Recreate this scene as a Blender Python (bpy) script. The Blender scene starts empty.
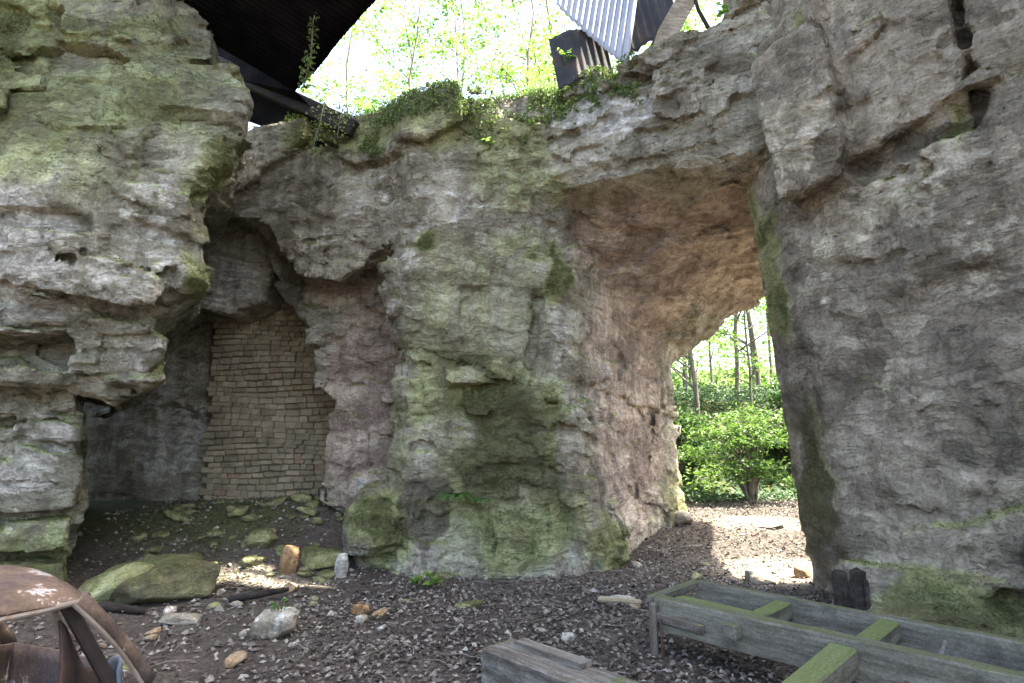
import bpy, math, random
import numpy as np
from mathutils import Vector, Matrix

R = math.radians
random.seed(7)
rng = np.random.default_rng(7)
S = bpy.context.scene
COL = S.collection

# ------------------------------------------------------------------ camera, sky, sun, exposure
cam_data = bpy.data.cameras.new("camera")
cam = bpy.data.objects.new("camera", cam_data)
COL.objects.link(cam)
cam.location = (0, 0, 1.65)
cam.rotation_euler = (R(90 + 9), 0, 0)
cam_data.sensor_width = 36
cam_data.lens = 600 * 36 / 1024
cam_data.clip_start = 0.05
cam_data.clip_end = 1500
S.camera = cam

SUN_DIR = Vector((.5, .03, 1.0)).normalized()      # towards the sun
world = bpy.data.worlds.new("World")
S.world = world
world.use_nodes = True
wn = world.node_tree.nodes
wl = world.node_tree.links
bg = wn["Background"]
sky = wn.new("ShaderNodeTexSky")
sky.sky_type = 'NISHITA'
sky.sun_disc = False
sky.sun_elevation = math.asin(SUN_DIR.z)
sky.sun_rotation = math.atan2(SUN_DIR.x, SUN_DIR.y)
sky.air_density = 1.0
sky.dust_density = 4.0
sky.ozone_density = 0.6
wl.new(sky.outputs[0], bg.inputs[0])
bg.inputs[1].default_value = 0.15
sd = bpy.data.lights.new("sun", 'SUN')
sd.energy = 5.0
sd.angle = R(0.5)
sd.color = (1.0, 0.95, 0.86)
sun = bpy.data.objects.new("sun", sd)
COL.objects.link(sun)
sun.rotation_euler = SUN_DIR.to_track_quat('Z', 'Y').to_euler()
S.view_settings.view_transform = 'Standard'
S.view_settings.look = 'None'
S.view_settings.exposure = 2.95
S.view_settings.use_white_balance = True
S.view_settings.white_balance_temperature = 6850
S.view_settings.white_balance_tint = 8
S.view_settings.gamma = 1
S.view_settings.use_curve_mapping = False
S.cycles.max_bounces = 8
S.cycles.diffuse_bounces = 5
S.cycles.transmission_bounces = 5
S.cycles.transparent_max_bounces = 4
S.cycles.use_denoising = True
S.cycles.sample_clamp_indirect = 6

# ------------------------------------------------------------------ noise
def _h(ix, iy, iz, seed):
    h = (ix.astype(np.uint32) * np.uint32(374761393) + iy.astype(np.uint32) * np.uint32(668265263)
         + iz.astype(np.uint32) * np.uint32(2147483647 - 1274126177 % 2147483647) + np.uint32((seed * 974711 + 12345) & 0xffffffff))
    h = (h ^ (h >> np.uint32(13))) * np.uint32(1274126177)
    h = (h ^ (h >> np.uint32(16))) * np.uint32(2246822519)
    return h ^ (h >> np.uint32(15))

def _f(h):
    return (h & np.uint32(0xffffff)).astype(np.float32) / np.float32(0x1000000)

def vnoise(p, seed=0):
    """value noise, p (N,3) -> -1..1"""
    p = p.astype(np.float32)
    i = np.floor(p)
    f = p - i
    i = i.astype(np.int32)
    w = f * f * f * (f * (f * 6 - 15) + 10)
    out = np.zeros(len(p), np.float32)
    for dx in (0, 1):
        wx = w[:, 0] if dx else 1 - w[:, 0]
        for dy in (0, 1):
            wxy = wx * (w[:, 1] if dy else 1 - w[:, 1])
            for dz in (0, 1):
                out += wxy * (w[:, 2] if dz else 1 - w[:, 2]) * _f(_h(i[:, 0] + dx, i[:, 1] + dy, i[:, 2] + dz, seed))
    return out * 2 - 1

def fbm(p, octv=4, seed=0, gain=0.5):
    a, s, o, t = 1.0, 1.0, 0, 0.0
    for k in range(octv):
        o = o + a * vnoise(p * s + 17.3 * k, seed + k)
        t += a
        a *= gain
        s *= 2.03
    return o / t

def cells(p, seed=0, block=False):
    """cellular noise: F1, F2, three random numbers of the nearest cell, vector from its point"""
    p = p.astype(np.float32)
    i = np.floor(p).astype(np.int32)
    n = len(p)
    f1 = np.full(n, 9, np.float32)
    f2 = np.full(n, 9, np.float32)
    hid = np.zeros(n, np.uint32)
    vec = np.zeros((n, 3), np.float32)
    for dx in (-1, 0, 1):
        for dy in (-1, 0, 1):
            for dz in (-1, 0, 1):
                cx, cy, cz = i[:, 0] + dx, i[:, 1] + dy, i[:, 2] + dz
                h = _h(cx, cy, cz, seed)
                q = np.empty((n, 3), np.float32)
                q[:, 0] = p[:, 0] - (cx + (h & np.uint32(1023)).astype(np.float32) / 1023)
                q[:, 1] = p[:, 1] - (cy + ((h >> np.uint32(10)) & np.uint32(1023)).astype(np.float32) / 1023)
                q[:, 2] = p[:, 2] - (cz + ((h >> np.uint32(20)) & np.uint32(1023)).astype(np.float32) / 1023)
                d = np.abs(q).max(1) ** 2 if block else np.einsum('ij,ij->i', q, q)
                m = d < f1
                f2 = np.where(m, f1, np.minimum(f2, d))
                f1 = np.where(m, d, f1)
                hid = np.where(m, h, hid)
                vec[m] = q[m]
    z = np.zeros(n, np.int32)
    hi = hid.view(np.int32)
    r = np.stack([_f(_h(hi, z + k, z, seed + 5)) for k in range(3)], 1)
    return np.sqrt(f1), np.sqrt(f2), r, vec

def sstep(a, b, x):
    t = np.clip((x - a) / (b - a), 0, 1)
    return t * t * (3 - 2 * t)

# ------------------------------------------------------------------ mesh helpers
def np_mesh(name, verts, faces, mat, parent=None, smooth=True, attrs=None):
    """verts (N,3), faces (M,k) of one size k -> ONE mesh object"""
    verts = np.ascontiguousarray(verts, np.float32)
    faces = np.ascontiguousarray(faces, np.int32)
    m = bpy.data.meshes.new(name)
    k = faces.shape[1]
    m.vertices.add(len(verts))
    m.vertices.foreach_set('co', verts.ravel())
    m.loops.add(faces.size)
    m.loops.foreach_set('vertex_index', faces.ravel())
    m.polygons.add(len(faces))
    m.polygons.foreach_set('loop_start', np.arange(0, faces.size, k, dtype=np.int32))
    m.polygons.foreach_set('use_smooth', np.full(len(faces), smooth, bool))
    m.update(calc_edges=True)
    m.validate()
    for an, av in (attrs or {}).items():
        a = m.attributes.new(an, 'FLOAT', 'POINT')
        a.data.foreach_set('value', np.ascontiguousarray(av, np.float32))
    m.materials.append(mat)
    o = bpy.data.objects.new(name, m)
    COL.objects.link(o)
    if parent:
        o.parent = parent
    return o

class MB:
    """collects pieces, links them as ONE mesh object"""
    def __init__(self):
        self.v, self.f = [], []
    def add(self, vs, fs):
        b = len(self.v)
        self.v += [tuple(q) for q in vs]
        self.f += [tuple(b + i for i in q) for q in fs]
        return self
    def box(self, sx, sy, sz, M=Matrix(), bev=0.0, jit=0.0):
        b = min(bev, sx * .45, sy * .45, sz * .45)
        X, Y, Z = sx / 2, sy / 2, sz / 2
        if b <= 0:
            vs = [(x, y, z) for x in (-X, X) for y in (-Y, Y) for z in (-Z, Z)]
            fs = [(0, 1, 3, 2), (4, 6, 7, 5), (0, 4, 5, 1), (2, 3, 7, 6), (0, 2, 6, 4), (1, 5, 7, 3)]
        else:
            vs, idx = [], {}
            for i, x in enumerate((-1, 1)):
                for j, y in enumerate((-1, 1)):
                    for k, z in enumerate((-1, 1)):
                        for a in range(3):
                            idx[(i, j, k, a)] = len(vs)
                            q = [x * (X - b), y * (Y - b), z * (Z - b)]
                            q[a] = (x * X, y * Y, z * Z)[a]
                            vs.append(tuple(q))
            fs = []
            I = idx
            for s in (0, 1):
                fs.append([I[(s, 0, 0, 0)], I[(s, 1, 0, 0)], I[(s, 1, 1, 0)], I[(s, 0, 1, 0)]][::1 if s else -1])
                fs.append([I[(0, s, 0, 1)], I[(1, s, 0, 1)], I[(1, s, 1, 1)], I[(0, s, 1, 1)]][::-1 if s else 1])
                fs.append([I[(0, 0, s, 2)], I[(1, 0, s, 2)], I[(1, 1, s, 2)], I[(0, 1, s, 2)]][::1 if s else -1])
            for s in (0, 1):
                for t in (0, 1):
                    fs.append([I[(s, t, 0, 0)], I[(s, t, 1, 0)], I[(s, t, 1, 1)], I[(s, t, 0, 1)]][::1 if s == t else -1][::-1])
                    fs.append([I[(s, 0, t, 0)], I[(s, 1, t, 0)], I[(s, 1, t, 2)], I[(s, 0, t, 2)]][::1 if s == t else -1])
                    fs.append([I[(0, s, t, 1)], I[(1, s, t, 1)], I[(1, s, t, 2)], I[(0, s, t, 2)]][::1 if s == t else -1][::-1])
            for i in (0, 1):
                for j in (0, 1):
                    for k in (0, 1):
                        t = [I[(i, j, k, 0)], I[(i, j, k, 1)], I[(i, j, k, 2)]]
                        fs.append(t if (i + j + k) % 2 else t[::-1])
        vs = [M @ Vector((q[0] + random.uniform(-jit, jit), q[1] + random.uniform(-jit, jit), q[2] + random.uniform(-jit, jit))) for q in vs]
        return self.add(vs, fs)
    def bar(self, a, b, w, h, up=(0, 0, 1), bev=0.006, nseg=1, jit=0.0):
        """a square-section bar from a to b, width w across, height h along up"""
        a, b = Vector(a), Vector(b)
        d = (b - a).normalized()
        s = d.cross(Vector(up)).normalized()
        u = s.cross(d)
        M = Matrix((( d.x, s.x, u.x, 0), (d.y, s.y, u.y, 0), (d.z, s.z, u.z, 0), (0, 0, 0, 1)))
        M = Matrix.Translation((a + b) / 2) @ M
        return self.box((b - a).length, w, h, M, bev, jit)
    def tube(self, pts, rad, n=8, cap=True):
        pts = [Vector(p) for p in pts]
        rs = rad if hasattr(rad, '__len__') else [rad] * len(pts)
        vs, fs = [], []
        prev = None
        for i, p in enumerate(pts):
            t = (pts[min(i + 1, len(pts) - 1)] - pts[max(i - 1, 0)]).normalized()
            if prev is None:
                prev = t.orthogonal().normalized()
            s = (prev - t * prev.dot(t)).normalized()
            prev = s
            b = t.cross(s)
            for k in range(n):
                an = 2 * math.pi * k / n
                vs.append(p + (s * math.cos(an) + b * math.sin(an)) * rs[i])
        for i in range(len(pts) - 1):
            for k in range(n):
                fs.append((i * n + k, i * n + (k + 1) % n, (i + 1) * n + (k + 1) % n, (i + 1) * n + k))
        if cap:
            fs.append(tuple(range(n))[::-1])
            fs.append(tuple((len(pts) - 1) * n + k for k in range(n)))
        return self.add(vs, fs)
    def build(self, name, mat, parent=None, smooth=False, loc=None):
        m = bpy.data.meshes.new(name)
        m.from_pydata([tuple(q) for q in self.v], [], self.f)
        m.update()
        m.materials.append(mat)
        if smooth:
            m.polygons.foreach_set('use_smooth', np.ones(len(m.polygons), bool))
        o = bpy.data.objects.new(name, m)
        COL.objects.link(o)
        if parent:
            o.parent = parent
        if loc:
            o.location = loc
        return o

def tag(o, label=None, cat=None, group=None, kind=None):
    if label: o['label'] = label
    if cat: o['category'] = cat
    if group: o['group'] = group
    if kind: o['kind'] = kind
    return o

def empty(name, loc, rz=0):
    o = bpy.data.objects.new(name, None)
    COL.objects.link(o)
    o.location = loc
    o.rotation_euler = (0, 0, rz)
    o.empty_display_size = 0.1
    return o

def copy_tree(o, parent=None):
    c = o.copy()
    COL.objects.link(c)
    c.parent = parent
    for ch in list(o.children):
        copy_tree(ch, c)
    return c

# ------------------------------------------------------------------ material helpers
class NT:
    def __init__(self, name):
        self.m = bpy.data.materials.new(name)
        self.m.use_nodes = True
        self.t = self.m.node_tree
        self.n = self.t.nodes
        self.b = self.n["Principled BSDF"]
        self.out = self.n["Material Output"]
        self.tc = self.n.new("ShaderNodeTexCoord").outputs['Object']
    def link(self, a, b):
        self.t.links.new(a, b)
    def _set(self, s, v):
        if hasattr(v, 'is_output'):
            self.link(v, s)
        elif v is not None:
            s.default_value = v if not isinstance(v, tuple) or len(v) != 3 or s.type == 'VECTOR' else (*v, 1)
    def math(self, op, a, b=None, clamp=False):
        n = self.n.new("ShaderNodeMath")
        n.operation = op
        n.use_clamp = clamp
        self._set(n.inputs[0], a)
        if b is not None:
            self._set(n.inputs[1], b)
        return n.outputs[0]
    def mapr(self, x, a, b, c=0.0, d=1.0, smooth=True):
        n = self.n.new("ShaderNodeMapRange")
        n.interpolation_type = 'SMOOTHSTEP' if smooth else 'LINEAR'
        self._set(n.inputs[0], x)
        for k, v in enumerate((a, b, c, d)):
            n.inputs[k + 1].default_value = v
        return n.outputs[0]
    def mapping(self, scale=(1, 1, 1), rot=(0, 0, 0), vec=None):
        n = self.n.new("ShaderNodeMapping")
        self.link(vec or self.tc, n.inputs[0])
        n.inputs['Scale'].default_value = scale
        n.inputs['Rotation'].default_value = rot
        return n.outputs[0]
    def noise(self, scale, detail=6, rough=.6, vec=None, dist=0.0):
        n = self.n.new("ShaderNodeTexNoise")
        self.link(vec or self.tc, n.inputs['Vector'])
        n.inputs['Scale'].default_value = scale
        n.inputs['Detail'].default_value = detail
        n.inputs['Roughness'].default_value = rough
        n.inputs['Distortion'].default_value = dist
        return n.outputs[0]
    def voro(self, scale, vec=None, feature='DISTANCE_TO_EDGE'):
        n = self.n.new("ShaderNodeTexVoronoi")
        n.feature = feature
        self.link(vec or self.tc, n.inputs['Vector'])
        n.inputs['Scale'].default_value = scale
        return n.outputs
    def attr(self, name):
        n = self.n.new("ShaderNodeAttribute")
        n.attribute_name = name
        return n.outputs['Fac']
    def mix(self, f, a, b, mode='MIX'):
        n = self.n.new("ShaderNodeMix")
        n.data_type = 'RGBA'
        n.blend_type = mode
        self._set(n.inputs[0], f)
        self._set(n.inputs[6], a)
        self._set(n.inputs[7], b)
        return n.outputs[2]
    def vadd(self, a, b, s):
        n = self.n.new("ShaderNodeVectorMath")
        n.operation = 'MULTIPLY_ADD'
        self.link(b, n.inputs[0])
        n.inputs[1].default_value = (s, s, s)
        self.link(a, n.inputs[2])
        return n.outputs[0]
    def bump(self, h, dist, strength=1.0, prev=None):
        n = self.n.new("ShaderNodeBump")
        n.inputs['Strength'].default_value = strength
        n.inputs['Distance'].default_value = dist
        self.link(h, n.inputs['Height'])
        if prev:
            self.link(prev, n.inputs['Normal'])
        return n.outputs[0]
    def done(self, col=None, rough=.9, normal=None, metal=0.0, spec=.3):
        self._set(self.b.inputs['Base Color'], col)
        self._set(self.b.inputs['Roughness'], rough)
        self.b.inputs['Metallic'].default_value = metal
        self.b.inputs['Specular IOR Level'].default_value = spec
        if normal:
            self.link(normal, self.b.inputs['Normal'])
        return self.m

def rock_material(name, dark, mid, light, pink=(.47, .37, .31), bumpk=1.0, patch=.5, pale=((.35, .34, .32), (.58, .56, .52)), dip=(6, -5)):
    t = NT(name)
    nv = t.n.new("ShaderNodeTexNoise")
    t.link(t.tc, nv.inputs['Vector'])
    nv.inputs['Scale'].default_value = 1.7
    nv.inputs['Detail'].default_value = 5
    wv = t.vadd(t.tc, nv.outputs['Color'], .30)
    bed = t.noise(1.0, 9, .62, t.mapping((1.0, 1.0, 2.8), (R(dip[0]), R(dip[1]), 0), wv))
    mid_n = t.noise(5.5, 8, .66, t.mapping((1, 1, 1.8), (R(dip[0]), R(dip[1]), 0), wv))
    fine = t.noise(38, 6, .7)
    grit = t.noise(120, 3, .7)
    drip = t.noise(1.0, 7, .65, t.mapping((5.5, 5.5, .55), (0, 0, 0), wv))
    blot = t.noise(1.15, 10, .60, t.mapping((1, 1, 1.7), (R(dip[0]), R(dip[1]), 0), wv))
    c = t.mix(t.mapr(bed, .36, .54), dark, mid)
    c = t.mix(t.mapr(bed, .53, .66), c, light)
    tone = t.attr('tone')
    c = t.mix(t.mapr(tone, 0, 1, 0, .6), c, t.mix(.45, mid, light))
    spall = t.mapr(blot, .505, .53)                                   # sharp-edged spalled skin
    c = t.mix(t.math('MULTIPLY', spall, patch), c, t.mix(mid_n, light, (light[0] * 1.12, light[1] * 1.12, light[2] * 1.1)))
    rot = t.mapr(blot, .46, .435)
    c = t.mix(t.math('MULTIPLY', rot, patch * .6), c, t.mix(mid_n, (dark[0] * .7, dark[1] * .68, dark[2] * .68), dark))
    def region(a, lo=.42, hi=.62, amp=.75, n=None):
        x = t.math('ADD', t.attr(a), t.math('MULTIPLY', t.math('SUBTRACT', n or mid_n, .5), amp))
        return t.mapr(x, lo, hi)
    c = t.mix(region('pink', .25, .7), c, t.mix(t.mapr(bed, .40, .62), (pink[0] * .68, pink[1] * .68, pink[2] * .7), (pink[0] * 1.3, pink[1] * 1.38, pink[2] * 1.42)))
    bm = t.math('ADD', t.math('MULTIPLY', blot, .65), t.math('MULTIPLY', mid_n, .35))
    dm = t.math('ADD', t.math('MULTIPLY', drip, .6), t.math('MULTIPLY', mid_n, .4))
    c = t.mix(t.math('MULTIPLY', region('pale', .40, .50, 2.0, bm), .85), c, t.mix(t.mapr(mid_n, .35, .65), pale[0], pale[1]))
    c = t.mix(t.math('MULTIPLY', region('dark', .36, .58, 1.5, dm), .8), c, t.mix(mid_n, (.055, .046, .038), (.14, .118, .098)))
    c = t.mix(1.0, c, t.mix(t.mapr(mid_n, .3, .7), (.74, .72, .69), (1.18, 1.18, 1.16)), 'MULTIPLY')
    c = t.mix(1.0, c, t.mix(t.mapr(fine, .32, .68), (.76, .75, .74), (1.16, 1.16, 1.15)), 'MULTIPLY')
    c = t.mix(1.0, c, t.mix(t.mapr(drip, .38, .6), (.74, .73, .70), (1.08, 1.08, 1.08)), 'MULTIPLY')
    # algae film, then cushions of moss
    mossn = t.noise(3.2, 9, .72, wv)
    film = region('moss', .02, .6, .9, drip)
    c = t.mix(t.math('MULTIPLY', film, .86), c, t.mix(1.0, c, (.78, .91, .49), 'MULTIPLY'))
    mcol = t.mix(t.mapr(mossn, .40, .60), (.05, .055, .02), (.135, .15, .058))
    mcol = t.mix(t.mapr(fine, .62, .38), mcol, (.03, .036, .012))
    mm = t.math('ADD', t.math('MULTIPLY', mossn, .4), t.math('MULTIPLY', drip, .6))
    c = t.mix(t.math('MULTIPLY', region('moss', .50, .80, 1.7, mm), .85), c, mcol)
    bl = t.noise(1.0, 8, .55, t.mapping((.8, .8, 5.5), (R(dip[0]), R(dip[1]), 0), wv))
    seam = t.mapr(t.math('ABSOLUTE', t.math('SUBTRACT', bl, .5)), .0, .012)
    seam = t.math('MAXIMUM', seam, t.mapr(mid_n, .55, .48))
    crk = seam
    c = t.mix(t.math('MULTIPLY', t.math('SUBTRACT', 1.0, crk), .55), c, (.05, .042, .034))
    # chipped facets and thin bedding plates with crisp edges
    vf = t.n.new("ShaderNodeTexVoronoi")
    vf.distance = 'MANHATTAN'
    t.link(t.mapping((1, 1, 2.1), (R(dip[0]), R(dip[1]), R(25)), wv), vf.inputs['Vector'])
    vf.inputs['Scale'].default_value = 3.1
    vg = t.n.new("ShaderNodeTexVoronoi")
    vg.distance = 'CHEBYCHEV'
    t.link(t.mapping((1, 1, 1.9), (R(14), R(-9), R(-30)), wv), vg.inputs['Vector'])
    vg.inputs['Scale'].default_value = 9.5
    sep = t.n.new("ShaderNodeSeparateColor")
    t.link(vf.outputs['Color'], sep.inputs[0])
    chip = t.math('ADD', t.math('MULTIPLY', sep.outputs[0], .8), vf.outputs['Distance'])
    plate = t.math('SNAP', t.math('ADD', bl, t.math('MULTIPLY', mid_n, .06)), .045)
    nrm = t.bump(crk, .04 * bumpk, .7)
    nrm = t.bump(chip, .075 * bumpk, .75, nrm)
    nrm = t.bump(vg.outputs['Distance'], .03 * bumpk, .7, nrm)
    nrm = t.bump(plate, .22 * bumpk, .7, nrm)
    nrm = t.bump(t.math('ADD', spall, rot), .03 * bumpk, .8, nrm)
    nrm = t.bump(bed, .16 * bumpk, .55, nrm)
    nrm = t.bump(mid_n, .10 * bumpk, .9, nrm)
    nrm = t.bump(fine, .020 * bumpk, .85, nrm)
    nrm = t.bump(grit, .006 * bumpk, .6, nrm)
    return t.done(c, .93, nrm, spec=.2)

# ------------------------------------------------------------------ signed distance rock engine
def surface_nets(v, org, h):
    ins = v < 0
    cnt = np.zeros(tuple(s - 1 for s in v.shape), np.uint8)
    sl = (slice(None, -1), slice(1, None))
    for a in (0, 1):
        for b in (0, 1):
            for c in (0, 1):
                cnt += ins[sl[a], sl[b], sl[c]]
    act = np.argwhere((cnt > 0) & (cnt < 8))
    i, j, k = act.T
    cv = {(a, b, c): v[i + a, j + b, k + c] for a in (0, 1) for b in (0, 1) for c in (0, 1)}
    acc = np.zeros((len(act), 3), np.float32)
    num = np.zeros(len(act), np.float32)
    for ax in range(3):
        for u in (0, 1):
            for w in (0, 1):
                o = [0, 0, 0]
                o[(ax + 1) % 3], o[(ax + 2) % 3] = u, w
                p = list(o)
                p[ax] = 1
                a, b = cv[tuple(o)], cv[tuple(p)]
                m = (a < 0) != (b < 0)
                t = np.where(m, a / np.where(a == b, 1, a - b), 0)
                q = np.zeros((len(act), 3), np.float32) + np.array(o, np.float32)
                q[:, ax] += t
                acc += q * m[:, None]
                num += m
    verts = (act + acc / num[:, None]) * h + np.array(org, np.float32)
    vid = np.full(cnt.shape, -1, np.int32)
    vid[i, j, k] = np.arange(len(act))
    faces = []
    for ax in range(3):
        A = [slice(None)] * 3
        B = [slice(None)] * 3
        A[ax], B[ax] = slice(None, -1), slice(1, None)
        ia, ib = ins[tuple(A)], ins[tuple(B)]
        for sgn in (0, 1):
            e = np.argwhere((ia & ~ib) if sgn else (~ia & ib))
            u, w = (ax + 1) % 3, (ax + 2) % 3
            e = e[(e[:, u] > 0) & (e[:, w] > 0) & (e[:, u] < v.shape[u] - 1) & (e[:, w] < v.shape[w] - 1)]
            q = []
            for du, dw in ((-1, -1), (0, -1), (0, 0), (-1, 0)):
                x = e.copy()
                x[:, u] += du
                x[:, w] += dw
                q.append(vid[x[:, 0], x[:, 1], x[:, 2]])
            q = np.stack(q, 1)
            faces.append(q if sgn else q[:, ::-1])
    f = np.concatenate(faces)
    return verts, f[(f >= 0).all(1)]

def poly2d(x, y, pts):
    """signed distance to a polygon, negative inside"""
    d = np.full(x.shape, 1e9, np.float32)
    inside = np.zeros(x.shape, bool)
    n = len(pts)
    for a in range(n):
        x0, y0 = pts[a]
        x1, y1 = pts[(a + 1) % n]
        ex, ey = x1 - x0, y1 - y0
        wx, wy = x - x0, y - y0
        t = np.clip((wx * ex + wy * ey) / (ex * ex + ey * ey), 0, 1)
        d = np.minimum(d, (wx - ex * t) ** 2 + (wy - ey * t) ** 2)
        c = (y0 > y) != (y1 > y)
        with np.errstate(divide='ignore', invalid='ignore'):
            c &= x < (x1 - x0) * (y - y0) / (y1 - y0 if y1 != y0 else 1e-9) + x0
        inside ^= c
    d = np.sqrt(d)
    return np.where(inside, -d, d).astype(np.float32)

def smin(a, b, k):
    h = np.clip(.5 + .5 * (b - a) / k, 0, 1)
    return b + (a - b) * h - k * h * (1 - h)

def smax(a, b, k):
    return -smin(-a, -b, k)

def box_sdf(X, Y, Z, c, hs, rz=0, rx=0, ry=0):
    M = (Matrix.Rotation(rz, 3, 'Z') @ Matrix.Rotation(rx, 3, 'X') @ Matrix.Rotation(ry, 3, 'Y')).transposed()
    x, y, z = X - c[0], Y - c[1], Z - c[2]
    q = [M[r][0] * x + M[r][1] * y + M[r][2] * z for r in range(3)]
    return np.maximum(np.maximum(np.abs(q[0]) - hs[0], np.abs(q[1]) - hs[1]), np.abs(q[2]) - hs[2])

def ell_sdf(X, Y, Z, c, r):
    k = np.sqrt(((X - c[0]) / r[0]) ** 2 + ((Y - c[1]) / r[1]) ** 2 + ((Z - c[2]) / r[2]) ** 2)
    return (k - 1) * min(r)

def rock_disp(p, seed, big=.16, small=.06, bed=.05, rough=.05):
    w = np.stack([fbm(p * .8, 3, seed + 40 + k) for k in range(3)], 1)
    ca, sa = math.cos(.5 + seed), math.sin(.5 + seed)
    rot = np.array([[ca, -sa, 0], [sa, ca, 0], [0, 0, 1]], np.float32)
    q = (p + w * .09) @ rot
    f1, f2, r, vec = cells(q / np.array([1.45, 1.45, .95], np.float32), seed, True)
    d = big * ((r[:, 0] - .5) * 1.4 + (vec * (r - .5)).sum(1) * 1.6)
    d -= big * .40 * np.exp(-((f2 - f1) / .03) ** 2) * (r[:, 1] > .5)
    tone = r[:, 2]
    q2 = (p + w * .05) @ rot.T
    q2[:, 2] += .12 * p[:, 0]
    f1, f2, r, vec = cells(q2 / np.array([.60, .60, .26], np.float32), seed + 1, True)
    msk = sstep(-.25, .25, fbm(p * .5, 2, seed + 70))
    d += small * (.25 + msk) * ((r[:, 0] - .5) * 1.4 + (vec * (r - .5)).sum(1) * 1.5)
    d -= small * .5 * np.exp(-((f2 - f1) / .04) ** 2) * (r[:, 1] > .7)
    zz = p[:, 2] + .22 * w[:, 0] + .05 * p[:, 0]
    fr = np.mod(zz / .62 + .2 * w[:, 1], 1)
    d -= bed * np.exp(-((fr - .5) / .05) ** 2) * sstep(.0, .35, fbm(p * .8, 2, seed + 80))
    d += rough * fbm(p * 2.3, 4, seed + 90, .55)
    return d.astype(np.float32), (tone * .7 + r[:, 2] * .3)

def make_rock(name, org, ext, h, sdf, seed, stains, mat, band=.34, damp=None, relief=1.0, **dk):
    n = [int(e / h) + 1 for e in ext]
    ax = [(org[a] + np.arange(n[a]) * h).astype(np.float32) for a in range(3)]
    v = sdf(ax[0][:, None, None], ax[1][None, :, None], ax[2][None, None, :]).astype(np.float32)
    v = np.ascontiguousarray(np.broadcast_to(v, n)).copy()
    ix = np.argwhere(np.abs(v) < band)
    p = ix.astype(np.float32) * h + np.array(org, np.float32)
    d, tone = rock_disp(p, seed, **dk)
    if damp is not None:
        d *= damp(p)
    v[ix[:, 0], ix[:, 1], ix[:, 2]] -= d
    for a in range(3):
        for e in (0, -1):
            s = [slice(None)] * 3
            s[a] = e
            v[tuple(s)] = np.maximum(v[tuple(s)], h * .5)
    verts, faces = surface_nets(v, org, h)
    del v
    # normals
    t = verts[faces]
    fn = np.cross(t[:, 2] - t[:, 0], t[:, 3] - t[:, 1])
    vn = np.zeros_like(verts)
    for k in range(4):
        np.add.at(vn, faces[:, k], fn)
    vn /= np.linalg.norm(vn, axis=1)[:, None] + 1e-9
    # drop loose crumbs: keep everything (fractured stone), then fine chiselled relief along the normals
    f1, f2, r, vec = cells(verts / np.array([.19, .19, .11], np.float32) + .3 * vn, seed + 7)
    k = sstep(-.3, .3, fbm(verts * .9, 2, seed + 210))
    fine = relief * (.012 + .022 * k) * ((r[:, 0] - .5) + (vec * (r - .5)).sum(1) * 1.5) + .012 * fbm(verts * 8, 3, seed + 200, .6)
    verts = verts + vn * fine[:, None]
    _, tone = rock_disp(verts[:, :], seed, **dk)
    wob = np.stack([fbm(verts * 1.3, 3, seed + 300 + k) for k in range(3)], 1) * .45
    q = verts + wob
    at = {k: np.zeros(len(verts), np.float32) for k in ('moss', 'pink', 'pale', 'dark')}
    for kind, c, r, wt in stains:
        e = np.sqrt((((q - np.array(c)) / np.array(r)) ** 2).sum(1))
        m = (wt * sstep(1.25, .45, e)).astype(np.float32)
        at[kind] = np.maximum(at[kind], m) if wt > 0 else np.clip(at[kind] + m, 0, 1)
    at['moss'] = np.maximum(at['moss'], sstep(.35, .8, vn[:, 2]) * .55)
    at['tone'] = tone
    o = np_mesh(name, verts, faces, mat, attrs=at)
    o.data.set_sharp_from_angle(angle=R(30))
    return o

# ------------------------------------------------------------------ ground
def G(x, y):
    x = np.asarray(x, np.float32)
    y = np.asarray(y, np.float32)
    shp = np.broadcast(x, y).shape
    x = np.broadcast_to(x, shp).ravel()
    y = np.broadcast_to(y, shp).ravel()
    z = .62 * sstep(6.9, 9.8, y) * sstep(-1.0, -2.6, x) * sstep(14, 11, y)
    z += .14 * np.exp(-((x + 3.5) / 1.0) ** 2 - ((y - 9.3) / .7) ** 2)
    z += .22 * sstep(-2.2, -3.2, x) * sstep(6.6, 7.8, y) * sstep(9.6, 8.4, y)
    z += .30 * sstep(8.2, 11, y) * sstep(.5, 2.0, x)
    z += .08 * np.exp(-((x - .2) / 1.5) ** 2 - ((y - 5.9) / 1.2) ** 2)
    z += sstep(14.0, 19.5, y + .15 * (x - 5)) * 2.5 + sstep(19, 60, y) * 5
    far = sstep(14, 30, np.hypot(x, y - 5))
    p = np.stack([x, y, x * 0], 1)
    z += .07 * sstep(-1.2, -2.4, x) * sstep(10.5, 9.5, y) * fbm(p * 1.9, 3, 905)
    z += (.05 + .3 * far) * fbm(p * .8, 3, 900) + .022 * fbm(p * 3.1, 3, 901) * (1 - far)
    return z.reshape(shp)

def gz(x, y):
    return float(G(np.array([x]), np.array([y]))[0])

def sun_patch(x, y):  # painted sunlight: pale soil beyond the arch and along the sunlit streak
    return (np.exp(-((x - 3.5) / 1.3) ** 2 - ((y - 7.7) / 1.0) ** 2) + .7 * np.exp(-((x - 4.0) / 1.3) ** 2 - ((y - 10.3) / .7) ** 2) + .8 * np.exp(-((x + 2.7) / .8) ** 2 - ((y - 7.1) / .28) ** 2)).astype(np.float32)

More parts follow.
